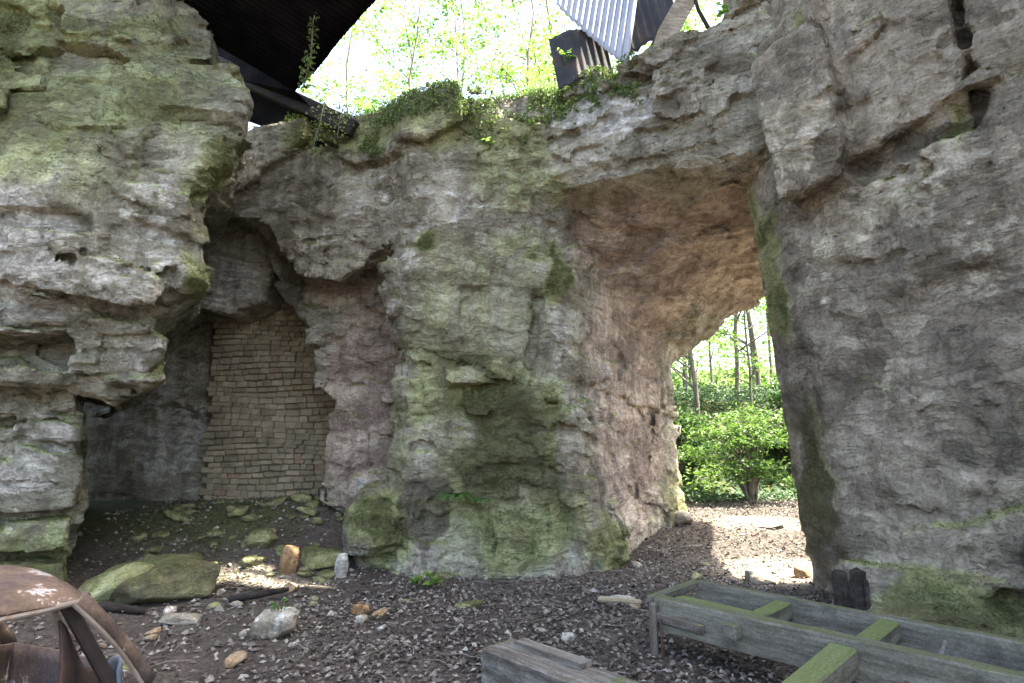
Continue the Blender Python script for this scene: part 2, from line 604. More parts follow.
def ground_sheet(mat):
    def axis(a, b, st, ext):
        core = np.arange(a, b + st * .5, st)
        out, s, lo, hi = [], st, [], []
        x, y = a, b
        while x > -ext or y < ext:
            s *= 1.22
            x -= s
            y += s
            lo.append(x)
            hi.append(y)
        return np.concatenate([lo[::-1], core, hi])
    xs, ys = axis(-6.5, 6.5, .05, 400), axis(2.0, 14.5, .05, 400)
    X, Y = np.meshgrid(xs, ys, indexing='ij')
    Z = G(X, Y)
    v = np.stack([X.ravel(), Y.ravel(), Z.ravel()], 1)
    nx, ny = len(xs), len(ys)
    i = np.arange(nx - 1)[:, None] * ny + np.arange(ny - 1)[None]
    f = np.stack([i, i + ny, i + ny + 1, i + 1], -1).reshape(-1, 4)
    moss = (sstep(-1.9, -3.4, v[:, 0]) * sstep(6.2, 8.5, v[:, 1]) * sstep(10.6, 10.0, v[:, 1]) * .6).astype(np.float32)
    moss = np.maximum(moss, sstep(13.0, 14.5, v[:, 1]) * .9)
    sun_tone = sun_patch(v[:, 0], v[:, 1])
    return tag(np_mesh("ground", v, f, mat, attrs={'moss': moss, 'sun_tone': sun_tone}), kind='structure')

t = NT("leaf_mould")
n1 = t.noise(2.2, 8, .65)
n2 = t.noise(26, 6, .7)
n3 = t.noise(90, 4, .7)
c = t.mix(t.mapr(n1, .35, .65), (.085, .068, .054), (.16, .135, .112))
c = t.mix(t.mapr(n2, .35, .7), t.mix(.6, c, (.03, .024, .02)), t.mix(.4, c, (.17, .145, .125)))
mo = t.mapr(t.math('ADD', t.attr('moss'), t.math('MULTIPLY', t.math('SUBTRACT', n2, .5), 1.4)), .35, .7)
c = t.mix(mo, c, t.mix(n3, (.035, .045, .012), (.12, .14, .04)))
sa = t.mapr(t.math('ADD', t.attr('sun_tone'), t.math('MULTIPLY', t.math('SUBTRACT', n2, .5), 1.2)), .4, .65)  # mask of the sunlight painted into the soil colour
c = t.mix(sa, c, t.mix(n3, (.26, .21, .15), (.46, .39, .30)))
nm = t.bump(n2, .05, .9)
nm = t.bump(n3, .02, .9, nm)
M_ground = t.done(c, .92, nm, spec=.25)
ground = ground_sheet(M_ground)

# ------------------------------------------------------------------ the rock masses
M_wall = rock_material("mossy_sandstone", (.16, .138, .105), (.31, .28, .22), (.50, .475, .41))
M_left = rock_material("grey_green_sandstone", (.165, .152, .115), (.30, .285, .225), (.50, .485, .42), dip=(6, 22), bumpk=1.35)
M_butt = rock_material("grey_brown_sandstone", (.165, .138, .11), (.295, .248, .198), (.46, .405, .33), patch=.65, bumpk=1.2, pale=((.43, .38, .30), (.62, .555, .45)), dip=(5, -16))

def sdf_wall(X, Y, Z):
    # the pillar: plan outline carried up with a few ledges
    lean = -.10 * sstep(2.6, 3.9, Z)                         # upper left of the pillar steps outwards
    P = [(-1.62, 8.0), (-1.35, 7.72), (-.4, 7.58), (.45, 7.55), (.80, 7.75), (1.28, 8.35), (1.95, 9.4), (2.95, 10.8),
         (2.8, 11.2), (-.9, 11.2), (-1.45, 10.4)]
    base = poly2d(X + 0 * Y, Y + 0 * X, P)
    pil = base + lean * sstep(-.2, -1.1, X) - .10 * sstep(1.5, 0, Z) + .14 * sstep(.9, .2, Z * 0 + np.abs(Z - 4.6) / 1.2) * sstep(0, .5, X) * .3
    pil = smax(pil, Z - 6.25, .15)
    # the lintel over the arch: underside falls towards the back
    L = [(-.9, 7.68), (.6, 7.52), (1.6, 6.98), (2.7, 6.42), (3.7, 5.95), (5.4, 5.3), (4.9, 7.6), (5.3, 10.4), (2.9, 11.0), (-.9, 11)]
    lin = poly2d(X + 0 * Y, Y + 0 * X, L)
    dist = (X - .6) * .447 + (Y - 7.5) * .894                # distance behind the front line
    zc = 4.86 - .22 * np.clip(dist, -.2, 9) + .14 * np.clip(X - 3.2, 0, 3)
    dj = (X - .8) * .818 - (Y - 7.75) * .576               # distance from the jamb
    zc = zc - .95 * np.clip(1 - dj / 1.35, 0, 1) * sstep(.3, 2.6, dist) + .10 * np.clip(X - 3.6, 0, 2)
    lin = np.maximum(lin, np.maximum(zc - Z, Z - 6.4 - .12 * np.clip(X - .5, -1, 3) - .9 * np.clip(X - 2.55, 0, 3)))
    d = smin(pil, lin, .22)
    # front brow above the arch, paler crust standing a little proud
    d = smin(d, box_sdf(X, Y, Z, (1.9, 7.15, 5.55), (1.7, .35, .48), R(-27)), .3)
    # rear wall of the recess and its roof
    rear = np.maximum(np.maximum(10.25 - Y, Y - 11.2), np.maximum(np.abs(X + 4.2) - 3.8, np.abs(Z - 2.8) - 3.45))
    d = smin(d, rear + 0 * X, .1)
    XZ = [(-2.62, -1), (-2.66, 2.15), (-2.9, 2.35), (-3.1, 3.35), (-3.75, 4.2), (-3.95, 5.1), (-4.3, 6.15), (-1.2, 6.15), (-1.2, -1)]
    pk = poly2d(X + 0 * Z, Z + 0 * X, XZ)
    pk = np.maximum(pk, np.maximum(8.75 + .10 * np.clip(-1.7 - X, 0, 3) - Y, Y - 10.6))
    d = smin(d, pk, .12)
    UP = [(-3.1, 3.95), (-2.45, 3.85), (-1.85, 4.2), (-1.2, 4.2), (-1.2, 6.2), (-4.9, 6.2), (-4.7, 5.0), (-3.55, 4.75)]
    up = poly2d(X + 0 * Z, Z + 0 * X, UP)
    up = np.maximum(up, np.maximum(8.0 + .26 * np.clip(-1.9 - X, 0, 3) - Y, Y - 10.6))
    d = smin(d, up, .14)
    RL = [(-3.9, 3.75), (-4.4, 3.55), (-5.2, 3.75), (-6.5, 3.3), (-8, 3.2), (-8, 6.4), (-3.5, 6.2)]
    rl = poly2d(X + 0 * Z, Z + 0 * X, RL)
    rl = np.maximum(rl, np.maximum(9.15 - .16 * np.clip(-4.4 - X, -1, 3) - Y, Y - 10.8))
    d = smin(d, rl, .12)
    # boulder-like bulges at the foot
    d = smin(d, ell_sdf(X, Y, Z, (-.05, 7.70, .2), (.55, .2, .5)), .15)
    d = smin(d, ell_sdf(X, Y, Z, (-1.62, 8.05, .4), (.45, .42, .6)), .12)
    d = smin(d, ell_sdf(X, Y, Z, (-1.02, 7.68, .36), (.28, .20, .5)), .1)
    d = smin(d, ell_sdf(X, Y, Z, (1.15, 8.1, .15), (.4, .32, .42)), .15)
    # the mossy block with a slanting top halfway up, and the slot right of it
    d = np.minimum(d, box_sdf(X, Y, Z, (-.42, 7.62, 2.40), (.40, .20, .12), R(3), R(-14), R(-4)))
    d = smax(d, -box_sdf(X, Y, Z, (.30, 7.5, 2.95), (.05, .16, .50), R(10), 0, R(9)), .08)
    return d

W = [  # stains: kind, centre, radii, strength
    ('pink', (1.9, 9.2, 2.6), (1.3, 2.0, 3.2), .85), ('pink', (2.6, 8.6, 4.4), (2.3, 2.3, .75), .95), ('pink', (4.2, 8.6, 4.2), (2.0, 2.6, .9), .9),
    ('pink', (-2.15, 8.9, 1.7), (.8, .6, 2.1), 1.0), ('pink', (-2.5, 8.7, 3.9), (.9, .8, .7), .45), ('pink', (1.25, 8.2, 1.7), (.35, .5, 1.4), .5),
    ('pale', (1.3, 7.2, 5.75), (1.1, .6, .38), .75), ('pale', (.9, 7.4, 6.3), (.8, .6, .3), .6), ('pale', (-1.3, 7.7, 3.7), (.7, .5, 1.7), .42),
    ('pale', (-1.6, 7.9, 5.2), (.8, .5, .7), .4), ('pale', (.55, 7.6, 2.6), (.22, .4, 1.2), .45), ('pale', (-.5, 7.55, 4.4), (.9, .4, .9), .36), ('pale', (-2.55, 8.1, 4.7), (.7, .5, .6), .38),
    ('pale', (-2.35, 8.7, .95), (.25, .5, .3), .6),
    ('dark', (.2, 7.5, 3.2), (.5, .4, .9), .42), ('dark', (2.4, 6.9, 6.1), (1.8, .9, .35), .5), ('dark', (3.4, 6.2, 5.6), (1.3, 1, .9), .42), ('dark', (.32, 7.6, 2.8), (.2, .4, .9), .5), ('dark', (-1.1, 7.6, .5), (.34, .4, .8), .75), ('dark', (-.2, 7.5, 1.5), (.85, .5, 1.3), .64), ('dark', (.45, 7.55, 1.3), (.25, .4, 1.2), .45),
    ('dark', (1.2, 7.9, .9), (.35, .5, .5), .5), ('dark', (-3.4, 8.9, 3.6), (.35, .5, 1.3), .6), ('pale', (-4.6, 9.3, 4.2), (.9, .8, .8), .5), ('pale', (-6.0, 10.2, 2.0), (1.3, .6, 1.6), .45),
    ('moss', (-.3, 7.4, 1.5), (1.1, .5, 1.5), .58), ('dark', (-.45, 7.4, 2.35), (.4, .3, .2), .9), ('moss', (.1, 7.4, .5), (1.0, .6, .7), .55), ('moss', (-1.6, 7.9, .4), (.6, .6, .6), .8), ('moss', (1.3, 7.9, .25), (.8, .6, .45), .6),
    ('moss', (.45, 7.5, 4.2), (.15, .3, 1.1), .75), ('moss', (.5, 7.5, 1.6), (.2, .3, 1.2), .6), ('moss', (-1.15, 7.6, 4.2), (.34, .4, .28), .85), ('moss', (.1, 7.5, 4.4), (.5, .4, .35), .4),
    ('moss', (-.5, 7.6, 5.7), (1.3, .6, .5), .55), ('moss', (-2.3, 8.0, 5.9), (1.2, .7, .5), .6), ('moss', (-.9, 7.5, 2.0), (.35, .4, 1.4), .45), ('moss', (0.0, 7.5, 5.2), (.7, .4, .6), .42),
    ('moss', (-.5, 7.55, 3.0), (1.3, .4, 1.9), .30), ('moss', (-1.4, 7.7, 1.5), (.3, .5, 1), .4), ('moss', (2.9, 10.6, .5), (.5, .5, .7), .5),
]
rock_wall = make_rock("rock_wall", (-7.9, 6.0, -.5), (13.9, 5.4, 7.4), .036, sdf_wall, 11, W, M_wall, damp=lambda p: .9 - .25 * sstep(7.9, 7.6, p[:, 1]) * sstep(4.6, 3.8, p[:, 2]) - .25 * sstep(.9, 1.5, p[:, 0]) * sstep(7.6, 8.4, p[:, 1]) * sstep(5.2, 4.8, p[:, 2]) - .75 * sstep(9.5, 9.9, p[:, 1]) * sstep(-4.4, -4.9, p[:, 0]), relief=.8, big=.12, small=.075, bed=.05, rough=.03)
tag(rock_wall, "tall mossy sandstone pillar and arch standing between the brick infill and the right cliff", "rock wall")

def sdf_left(X, Y, Z):
    yf = 6.28 + .16 * (X + 3.3)                                 # the front runs nearer towards the left
    Q = [(-4.42, -1), (-4.45, 1.5), (-4.52, 2.15), (-4.15, 2.1), (-3.75, 2.28), (-3.66, 2.55), (-3.78, 2.86), (-3.5, 3.08), (-3.28, 3.28), (-3.38, 3.85),
         (-3.36, 4.4), (-3.05, 4.62), (-3.05, 5.45), (-3.3, 6.0), (-3.75, 6.55), (-4.6, 7.1), (-9, 7.4), (-9, -1)]
    n = np.broadcast(X, Y, Z).shape
    a = poly2d(np.broadcast_to(X + np.maximum(Y - 6.3, 0) * (.80 - .05 * Z), n), np.broadcast_to(Z, n), Q)
    a = smax(a, (X + 3.45) * .72 - (Y - 6.3) * .69 - .34, .05)
    a = np.maximum(a, Y - 9.4)
    # three tiers: overhanging upper mass, middle blocks, column below; flat undersides between them
    up = np.maximum(np.maximum(a, 3.06 + .10 * (Y - yf) - .07 * (X + 4) - Z), yf - .42 + .62 * sstep(3.9, 6.6, Z) + .05 * np.sin(X * 3.1) - Y)
    mid = np.maximum(np.maximum(a, np.maximum(2.22 - .30 * (X + 4.1) * (X > -4.1) - Z, Z - 3.4)), yf - .10 + .09 * np.sin(X * 4.3 + 1) + .25 * (2.75 - Z) - Y)
    mid = np.maximum(mid, -box_sdf(X, Y, Z, (-5.45, 5.45, 2.52), (1.0, .80, .20), R(9), R(-10), R(-4)))
    mid = np.maximum(mid, -box_sdf(X, Y, Z, (-4.30, 5.72, 2.80), (.035, .3, .5), R(10), 0, R(24)))
    mid = np.maximum(mid, -box_sdf(X, Y, Z, (-3.72, 5.85, 2.92), (.45, .35, .12), R(12), R(-14), R(20)))
    col = np.maximum(a, yf + .38 - .10 * sstep(1.6, .2, Z) - Y)
    d = np.minimum(np.minimum(up, mid), col)
    for z0, t0, ry in ((.42, .020, -1), (.82, .032, -4), (1.33, .028, 5), (1.80, .02, -6)):
        d = smax(d, -box_sdf(X, Y, Z, (-5.2, 6.1, z0), (1.4, .5, t0), R(9), 0, R(ry)), .02)
    return d

LS = [
    ('pale', (-4.9, 5.7, 3.2), (1.5, .9, .9), .55), ('pale', (-3.6, 6.0, 3.9), (.6, .8, .7), .5), ('pale', (-5.0, 6.0, 1.3), (.9, .9, 1.1), .5), ('pale', (-3.9, 5.9, 2.4), (.5, .6, .3), .5),
    ('pale', (-4.4, 5.9, 4.2), (.3, .5, .4), .5), ('pale', (-5.6, 5.4, 4.2), (.5, .6, .5), .5),
    ('moss', (-4.4, 5.9, 5.4), (1.6, .9, 1.0), .48), ('moss', (-5.8, 5.6, 5.9), (1.3, 1, .8), .85), ('moss', (-4.6, 5.7, 6.3), (1.2, .8, .5), .6), ('moss', (-3.15, 6.4, 4.5), (.3, .5, .8), .62), ('moss', (-4.6, 6.2, .4), (.8, .8, .5), .5),
    ('moss', (-3.35, 6.1, 3.4), (.2, .4, .3), .6), ('moss', (-5.0, 5.6, 4.5), (1.6, .7, .7), .44), ('moss', (-3.4, 6.6, 5.6), (.5, .6, .5), .4),
    ('dark', (-5.6, 5.4, 5.8), (1.1, .8, .7), .55), ('dark', (-4.2, 6.0, 6.3), (1.2, .8, .5), .35),
]
left_rock = make_rock("rock_overhang", (-8.2, 4.4, -.4), (5.6, 5.2, 8.0), .036, sdf_left, 23, LS, M_left, relief=.9, big=.12, small=.06, bed=.05, rough=.012)
tag(left_rock, "pale green-stained sandstone overhang at left, undercut in stepped shelves above a wrecked car", "rock face")

def sdf_butt(X, Y, Z):
    x = X + .095 * Z
    P = [(3.43, 6.28), (3.36, 7.12), (4.2, 7.2), (6.2, 6.9), (9.2, 6.2), (9.2, -3.6), (6.6, -3.6), (6.2, 0), (5.45, 3.0), (4.75, 4.6), (4.0, 5.42)]
    n = np.broadcast(X, Y, Z).shape
    x = np.broadcast_to(x, n)
    d = poly2d(x, np.broadcast_to(Y, n), P)
    d = np.maximum(d, np.minimum(3.80 - x - .3 * (Y - 6.0), Z - 6.1 - .35 * (X - 2.8)))     # the outer block ends level with the rim
    d = np.maximum(d, Z - 14.3 + .5 * np.sin(X * 1.7 + Y))
    # vertical joint, hanging block edge, slanting shelf, hollow at the base
    d = smax(d, -box_sdf(X, Y, Z, (4.02, 4.84, 4.85), (.045, .45, 1.45), R(-47), 0, R(-3)), .04)
    d = smin(d, box_sdf(X, Y, Z, (3.06, 5.86, 4.95), (.34, .25, .82), R(-45), R(4), R(-6)), .03)
    d = smax(d, -box_sdf(X, Y, Z, (3.62, 5.22, 4.35), (.48, .26, .12), R(-47), R(12), R(-20)), .03)
    d = smin(d, box_sdf(X, Y, Z, (3.75, 5.68, .12), (.75, .22, .26), R(-46), R(-18), R(4)), .12)
    d = smin(d, ell_sdf(X, Y, Z, (4.35, 4.85, .62), (.24, .24, .26)), .06)
    d = smax(d, -box_sdf(X, Y, Z, (4.15, 5.1, .28), (.25, .25, .16), R(-46)), .06)
    return d

BS = [
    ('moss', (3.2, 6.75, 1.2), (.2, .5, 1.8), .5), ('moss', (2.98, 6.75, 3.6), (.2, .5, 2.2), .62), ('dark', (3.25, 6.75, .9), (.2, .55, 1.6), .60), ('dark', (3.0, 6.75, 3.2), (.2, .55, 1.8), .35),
    ('moss', (3.75, 5.5, .15), (.9, .5, .35), .62), ('pale', (3.05, 6.0, 5.0), (.4, .5, 1.0), .62), ('pale', (3.3, 6.0, 3.0), (.25, .4, .9), .5), ('pale', (3.9, 5.2, 4.0), (.3, .5, .3), .6), ('dark', (3.75, 5.3, 4.5), (.6, .5, .16), .75), ('dark', (3.5, 5.6, 5.2), (.25, .4, .5), .5), ('pale', (3.55, 5.5, 3.75), (.7, .5, .36), .62), ('pale', (3.15, 5.95, 3.5), (.3, .5, .4), .6),
    ('pale', (3.5, 5.7, 2.55), (.22, .3, .3), .5), ('pale', (4.1, 5.0, 3.25), (.3, .4, .45), .5), ('pale', (3.55, 5.7, 1.85), (.12, .2, .1), .8),
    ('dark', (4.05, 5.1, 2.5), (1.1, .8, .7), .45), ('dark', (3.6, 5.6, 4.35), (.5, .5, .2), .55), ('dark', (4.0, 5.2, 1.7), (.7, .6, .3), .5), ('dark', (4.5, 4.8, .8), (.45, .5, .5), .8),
    ('pink', (3.5, 5.7, 1.75), (.8, .4, .22), .55), ('pink', (3.2, 6.0, 2.6), (.14, .3, .3), .6), ('pink', (3.9, 5.2, 1.4), (.7, .4, .12), .5), ('pink', (3.4, 5.6, 4.6), (1, .6, 1), .22),
    ('moss', (3.25, 5.9, 5.9), (.1, .3, .6), .6), ('moss', (3.95, 5.2, 4.5), (.1, .3, .5), .5),
]
buttress = make_rock("rock_buttress", (1.6, -1.6, -.4), (7.4, 9.4, 15.2), .05, sdf_butt, 37, BS, M_butt, damp=lambda p: .25 + .75 * sstep(.02, .5, p[:, 0] + .095 * p[:, 2] - 3.34 + .5 * np.clip(6.1 - p[:, 1], 0, 9)), relief=.75, big=.07, small=.055, bed=.05, rough=.015)
tag(buttress, "massive grey-brown sandstone buttress filling the right side beside the timber frame", "rock face")

# ------------------------------------------------------------------ brick infill
t = NT("old_brick")
n1 = t.noise(4, 7, .65)
n2 = t.noise(45, 5, .7)
v = t.attr('v')
c = t.mix(v, (.25, .205, .14), (.41, .34, .235))
c = t.mix(t.mapr(v, .93, .97, 0, .6), c, (.28, .15, .095))
c = t.mix(t.mapr(n1, .45, .65, 0, .6), c, (.15, .13, .10))
c = t.mix(1.0, c, t.mix(t.mapr(n2, .3, .7), (.7, .7, .7), (1.15, 1.15, 1.15)), 'MULTIPLY')
M_brick = t.done(c, .95, t.bump(n2, .012, .9), spec=.15)

def brick_wall():
    mb = MB()
    vals = []
    z, row = .35, 0
    while z < 3.95:
        h = random.uniform(.075, .112)
        x = -4.98 + random.uniform(-.10, .04)
        xr = -2.85 if z < 2.4 else -2.85 - (z - 2.4) * .35
        xr = min(xr, -2.6)
        while x < xr:
            w = random.uniform(.10, .25)
            top = 3.92 - .9 * max(0, abs(x + 4.1) - .75) ** 2
            if z + h < top and random.random() > .004:
                M = Matrix.Translation((x + w / 2, 10.02 + random.uniform(-.016, .016), z + h / 2 + .03 * math.sin(x * 2.3 + row * .4))) @ Matrix.Rotation(random.uniform(-.03, .03), 4, 'Z') @ Matrix.Rotation(random.uniform(-.05, .05), 4, 'Y') @ Matrix.Rotation(random.uniform(-.05, .05), 4, 'X')
                n0 = len(mb.v)
                mb.box(w - .005, .14, h - .004, M, .013, .006)
                vals += [random.random()] * (len(mb.v) - n0)
            x += w
        z += h
        row += 1
    n0 = len(mb.v)
    mb.box(2.3, .10, 3.2, Matrix.Translation((-3.80, 10.07, 2.0)))     # bed of mortar behind the faces
    vals += [.25] * (len(mb.v) - n0)
    o = mb.build("brick_wall", M_brick)
    a = o.data.attributes.new('v', 'FLOAT', 'POINT')
    a.data.foreach_set('value', np.array(vals, np.float32))
    return tag(o, "tan brick infill wall at the back of the recess beside the pillar", "brick wall")
brick_wall()

# ------------------------------------------------------------------ roof remains
def metal_mat(name, c1, c2, rust=(.10, .045, .02), amt=.3, rough=.55, metal=.3, spec=.3):
    t = NT(name)
    n = t.noise(3, 8, .65)
    f = t.noise(24, 6, .7)
    c = t.mix(t.mapr(n, .35, .65), c1, c2)
    c = t.mix(t.math('MULTIPLY', t.mapr(t.math('ADD', n, t.math('MULTIPLY', f, .5)), .75, .95), amt), c, rust)
    return t.done(c, rough, t.bump(f, .004, .6), metal=metal, spec=spec)

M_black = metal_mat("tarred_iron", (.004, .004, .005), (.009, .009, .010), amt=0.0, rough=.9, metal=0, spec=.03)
M_sheet = metal_mat("galvanised_iron", (.22, .24, .28), (.32, .34, .39), amt=.25)
M_dark = metal_mat("dark_iron", (.018, .019, .023), (.036, .037, .043), amt=.4, rough=.7, metal=.1)

def wood_mat(name, c1, c2, green=.0, gcol=(.16, .22, .05), bump=1.0):
    t = NT(name)
    w = t.noise(3, 4, .5)
    tcw = t.vadd(t.tc, w, .06)
    g = t.noise(1.0, 8, .7, t.mapping((1.6, 19, 19), (0, 0, 0), tcw))
    n = t.noise(4.5, 8, .68)
    f = t.noise(60, 5, .7)
    c = t.mix(t.mapr(g, .34, .66), c1, c2)
    c = t.mix(t.mapr(n, .52, .7, 0, .55), c, (c1[0] * .5, c1[1] * .5, c1[2] * .5))
    if green:
        gm = t.n.new("ShaderNodeNewGeometry").outputs['Normal']
        sx = t.n.new("ShaderNodeSeparateXYZ")
        t.link(gm, sx.inputs[0])
        up = t.mapr(sx.outputs[2], .2, .8, .0, .35)
        k = t.mapr(t.math('ADD', t.math('ADD', n, up), green - .5), .5, .72)
        c = t.mix(t.math('MULTIPLY', k, .75), c, t.mix(f, (gcol[0] * .6, gcol[1] * .6, gcol[2] * .6), gcol))
    c = t.mix(1.0, c, t.mix(t.mapr(f, .3, .7), (.75, .75, .75), (1.15, 1.15, 1.15)), 'MULTIPLY')
    nm = t.bump(g, .012 * bump, .8)
    nm = t.bump(f, .005, .7, nm)
    nm = t.bump(n, .02, .5, nm)
    return t.done(c, .88, nm, spec=.2)

def sheet(name, P, u, v, nu, pitch, amp, mat, parent=None, bend=None, ragged=.03, thick=.004, cut=None):
    """corrugated sheet from corner P, edges u (across the corrugations) and v (along them), real thickness"""
    P, u, v = Vector(P), Vector(u), Vector(v)
    nn = u.cross(v).normalized()
    nv = 14
    U = np.linspace(0, 1, nu * 6 + 1)
    V = np.linspace(0, 1, nv + 1)
    UU, VV = np.meshgrid(U, V, indexing='ij')
    rag = ragged * fbm(np.stack([U * 9, U * 0 + hash(name) % 7, U * 0], 1), 3, 5)
    VV = VV + (rag[:, None] * (1 - VV) * 2)
    if cut is not None:
        lo = cut(U)[:, None]
        VV = lo + VV * (1 - lo)
    off = amp * np.cos(UU * nu * 2 * math.pi)
    if bend is not None:
        off = off + bend(UU, VV)
    q = np.array(P)[None, None] + UU[..., None] * np.array(u) + VV[..., None] * np.array(v) + off[..., None] * np.array(nn)
    a = q.reshape(-1, 3)
    b = a + np.array(nn) * thick
    w = nv + 1
    n = len(a)
    i = (np.arange(len(U) - 1)[:, None] * w + np.arange(nv)[None]).ravel()
    f1 = np.stack([i, i + w, i + w + 1, i + 1], 1)
    f2 = f1[:, ::-1] + n
    ring = [k * w for k in range(len(U))] + [(len(U) - 1) * w + k for k in range(1, w)] + [k * w + nv for k in range(len(U) - 2, -1, -1)] + [k for k in range(nv - 1, 0, -1)]
    ring = np.array(ring)
    r2 = np.roll(ring, -1)
    f3 = np.stack([r2, ring, ring + n, r2 + n], 1)
    return np_mesh(name, np.concatenate([a, b]), np.concatenate([f1, f2, f3]), mat, parent)

M_beam = wood_mat("rotten_beam", (.014, .012, .011), (.035, .03, .026))
rf = tag(empty("shed_roof", (-3.03, 7.8, 6.44)), "black corrugated shed roof sagging over the left rock, seen from below", "roof")
def under(o, par):
    o.parent = par
    o.matrix_parent_inverse = Matrix.Translation(-par.location)
    return o
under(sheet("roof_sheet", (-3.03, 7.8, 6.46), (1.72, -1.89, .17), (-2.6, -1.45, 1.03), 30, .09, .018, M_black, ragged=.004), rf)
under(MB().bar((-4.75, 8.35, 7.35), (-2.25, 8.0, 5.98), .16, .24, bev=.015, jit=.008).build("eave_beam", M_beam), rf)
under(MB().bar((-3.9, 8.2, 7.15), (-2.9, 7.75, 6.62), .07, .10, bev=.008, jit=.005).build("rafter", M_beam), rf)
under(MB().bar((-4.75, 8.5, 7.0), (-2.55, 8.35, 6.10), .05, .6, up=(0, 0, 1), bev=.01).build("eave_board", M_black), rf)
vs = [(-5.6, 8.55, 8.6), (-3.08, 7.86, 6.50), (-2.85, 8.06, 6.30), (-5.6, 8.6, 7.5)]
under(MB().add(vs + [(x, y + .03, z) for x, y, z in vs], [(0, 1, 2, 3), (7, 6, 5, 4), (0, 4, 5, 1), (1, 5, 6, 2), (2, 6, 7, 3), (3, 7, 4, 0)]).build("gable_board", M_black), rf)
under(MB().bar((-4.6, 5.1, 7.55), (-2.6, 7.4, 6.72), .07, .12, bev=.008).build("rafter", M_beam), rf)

o = sheet("corrugated_sheet", (1.50, 7.10, 6.36), (-1.08, .10, 0.05), (.30, .30, 1.75), 13, .076, .014, M_sheet,
          bend=lambda U, V: .05 * np.sin(U * 3) - .06 * V, ragged=.006, cut=lambda U: U * .60)
tag(o, "pale blue-grey corrugated iron sheet hanging point-down over the arch rim", "metal sheet")
o = sheet("corrugated_sheet", (.62, 7.35, 6.25), (.75, -.05, .20), (-.12, .08, .72), 8, .09, .005, M_dark,
          bend=lambda U, V: -.22 * np.abs(U - .35) + .10 * V * V, ragged=.05)
tag(o, "dark crumpled iron sheet bent on the rim left of the hanging sheet", "metal sheet")
o = sheet("corrugated_sheet", (1.62, 7.75, 6.95), (.75, .0, .45), (-.15, .25, 1.1), 7, .09, .010, M_dark,
          bend=lambda U, V: .12 * U * U, ragged=.03)
tag(o, "dark iron sheet wedged between the hanging sheet and the plank", "metal sheet")
M_plank = wood_mat("weathered_plank", (.12, .10, .085), (.24, .215, .185))
tag(MB().bar((1.83, 7.35, 6.52), (2.62, 7.42, 8.0), .26, .045, up=(.3, -1, .2), bev=.006, jit=.004).build("wooden_plank", M_plank),
    "broad weathered plank propped upright on the rim above the arch", "plank")
tag(MB().tube([(1.72, 7.2, 6.5), (1.85, 7.2, 6.75), (1.95, 7.22, 7.05)], [.022, .018, .012], 6).build("broken_stick", M_beam),
    "thin broken stick leaning against the foot of the rim plank", "stick")
tag(MB().tube([(2.60, 7.2, 7.0), (2.5, 7.25, 7.3), (2.42, 7.3, 7.8)], [.03, .028, .03], 6).build("broken_stick", M_beam),
    "short dark stick slanting at the top right of the rim plank", "stick")

# ------------------------------------------------------------------ timber frame in front of the buttress
M_timb = wood_mat("weathered_timber", (.085, .076, .060), (.18, .168, .135), green=.34, gcol=(.13, .145, .065))
M_timg = wood_mat("algae_timber", (.09, .082, .064), (.19, .18, .14), green=.42, gcol=(.16, .205, .06))
M_timd = wood_mat("damp_timber", (.06, .05, .042), (.14, .12, .10), green=.2)
M_rust = metal_mat("rusty_iron", (.045, .03, .022), (.10, .055, .03), rust=(.14, .06, .025), amt=.7, rough=.85, metal=0)

fr = tag(empty("timber_chassis", (1.1, 4.87, gz(1.1, 4.87))), "long weathered timber frame with mossy crosspieces in front of the right buttress", "timber frame")
def oriented(name, a, b, w, h, mat, parent, bev=.012, jit=.004, up=(0, 0, 1), seg=0):
    """a timber whose local X runs along its length, so that the grain follows it"""
    a, b = Vector(a), Vector(b)
    d = (b - a)
    L = d.length
    d.normalize()
    s = Vector(up).cross(d).normalized()
    u = d.cross(s)
    mb = MB()
    if seg:
        # a long beam: rings along its length with worn edges
        ring0 = [(-1, -1), (-.86, -1), (.86, -1), (1, -1), (1, -.9), (1, .9), (.9, 1), (.3, 1.0), (-.3, 1.0), (-.9, 1), (-1, .9), (-1, -.9)]
        vs, fs = [], []
        k = len(ring0)
        for i in range(seg + 1):
            x = -L / 2 + L * i / seg
            for (p, q) in ring0:
                e = (1 - .25 * (abs(p) > .85 and q > .85))
                vs.append((x + random.uniform(-.01, .01) * (0 < i < seg), p * w / 2 * (1 + random.uniform(-.05, .05)), q * h / 2 * (1 + random.uniform(-.03, .02))))
        for i in range(seg):
            for j in range(k):
                fs.append((i * k + j, (i + 1) * k + j, (i + 1) * k + (j + 1) % k, i * k + (j + 1) % k))
        fs.append(tuple(range(k)))
        fs.append(tuple(seg * k + j for j in range(k))[::-1])
        mb.add(vs, fs)
    else:
        mb.box(L, w, h, Matrix(), bev, jit)
    o = mb.build(name, mat)
    M = Matrix(((d.x, s.x, u.x, 0), (d.y, s.y, u.y, 0), (d.z, s.z, u.z, 0), (0, 0, 0, 1)))
    o.matrix_basis = Matrix.Translation((a + b) / 2) @ M
    if parent:
        o.parent = parent
        o.matrix_parent_inverse = Matrix.Translation(-parent.location)
    return o

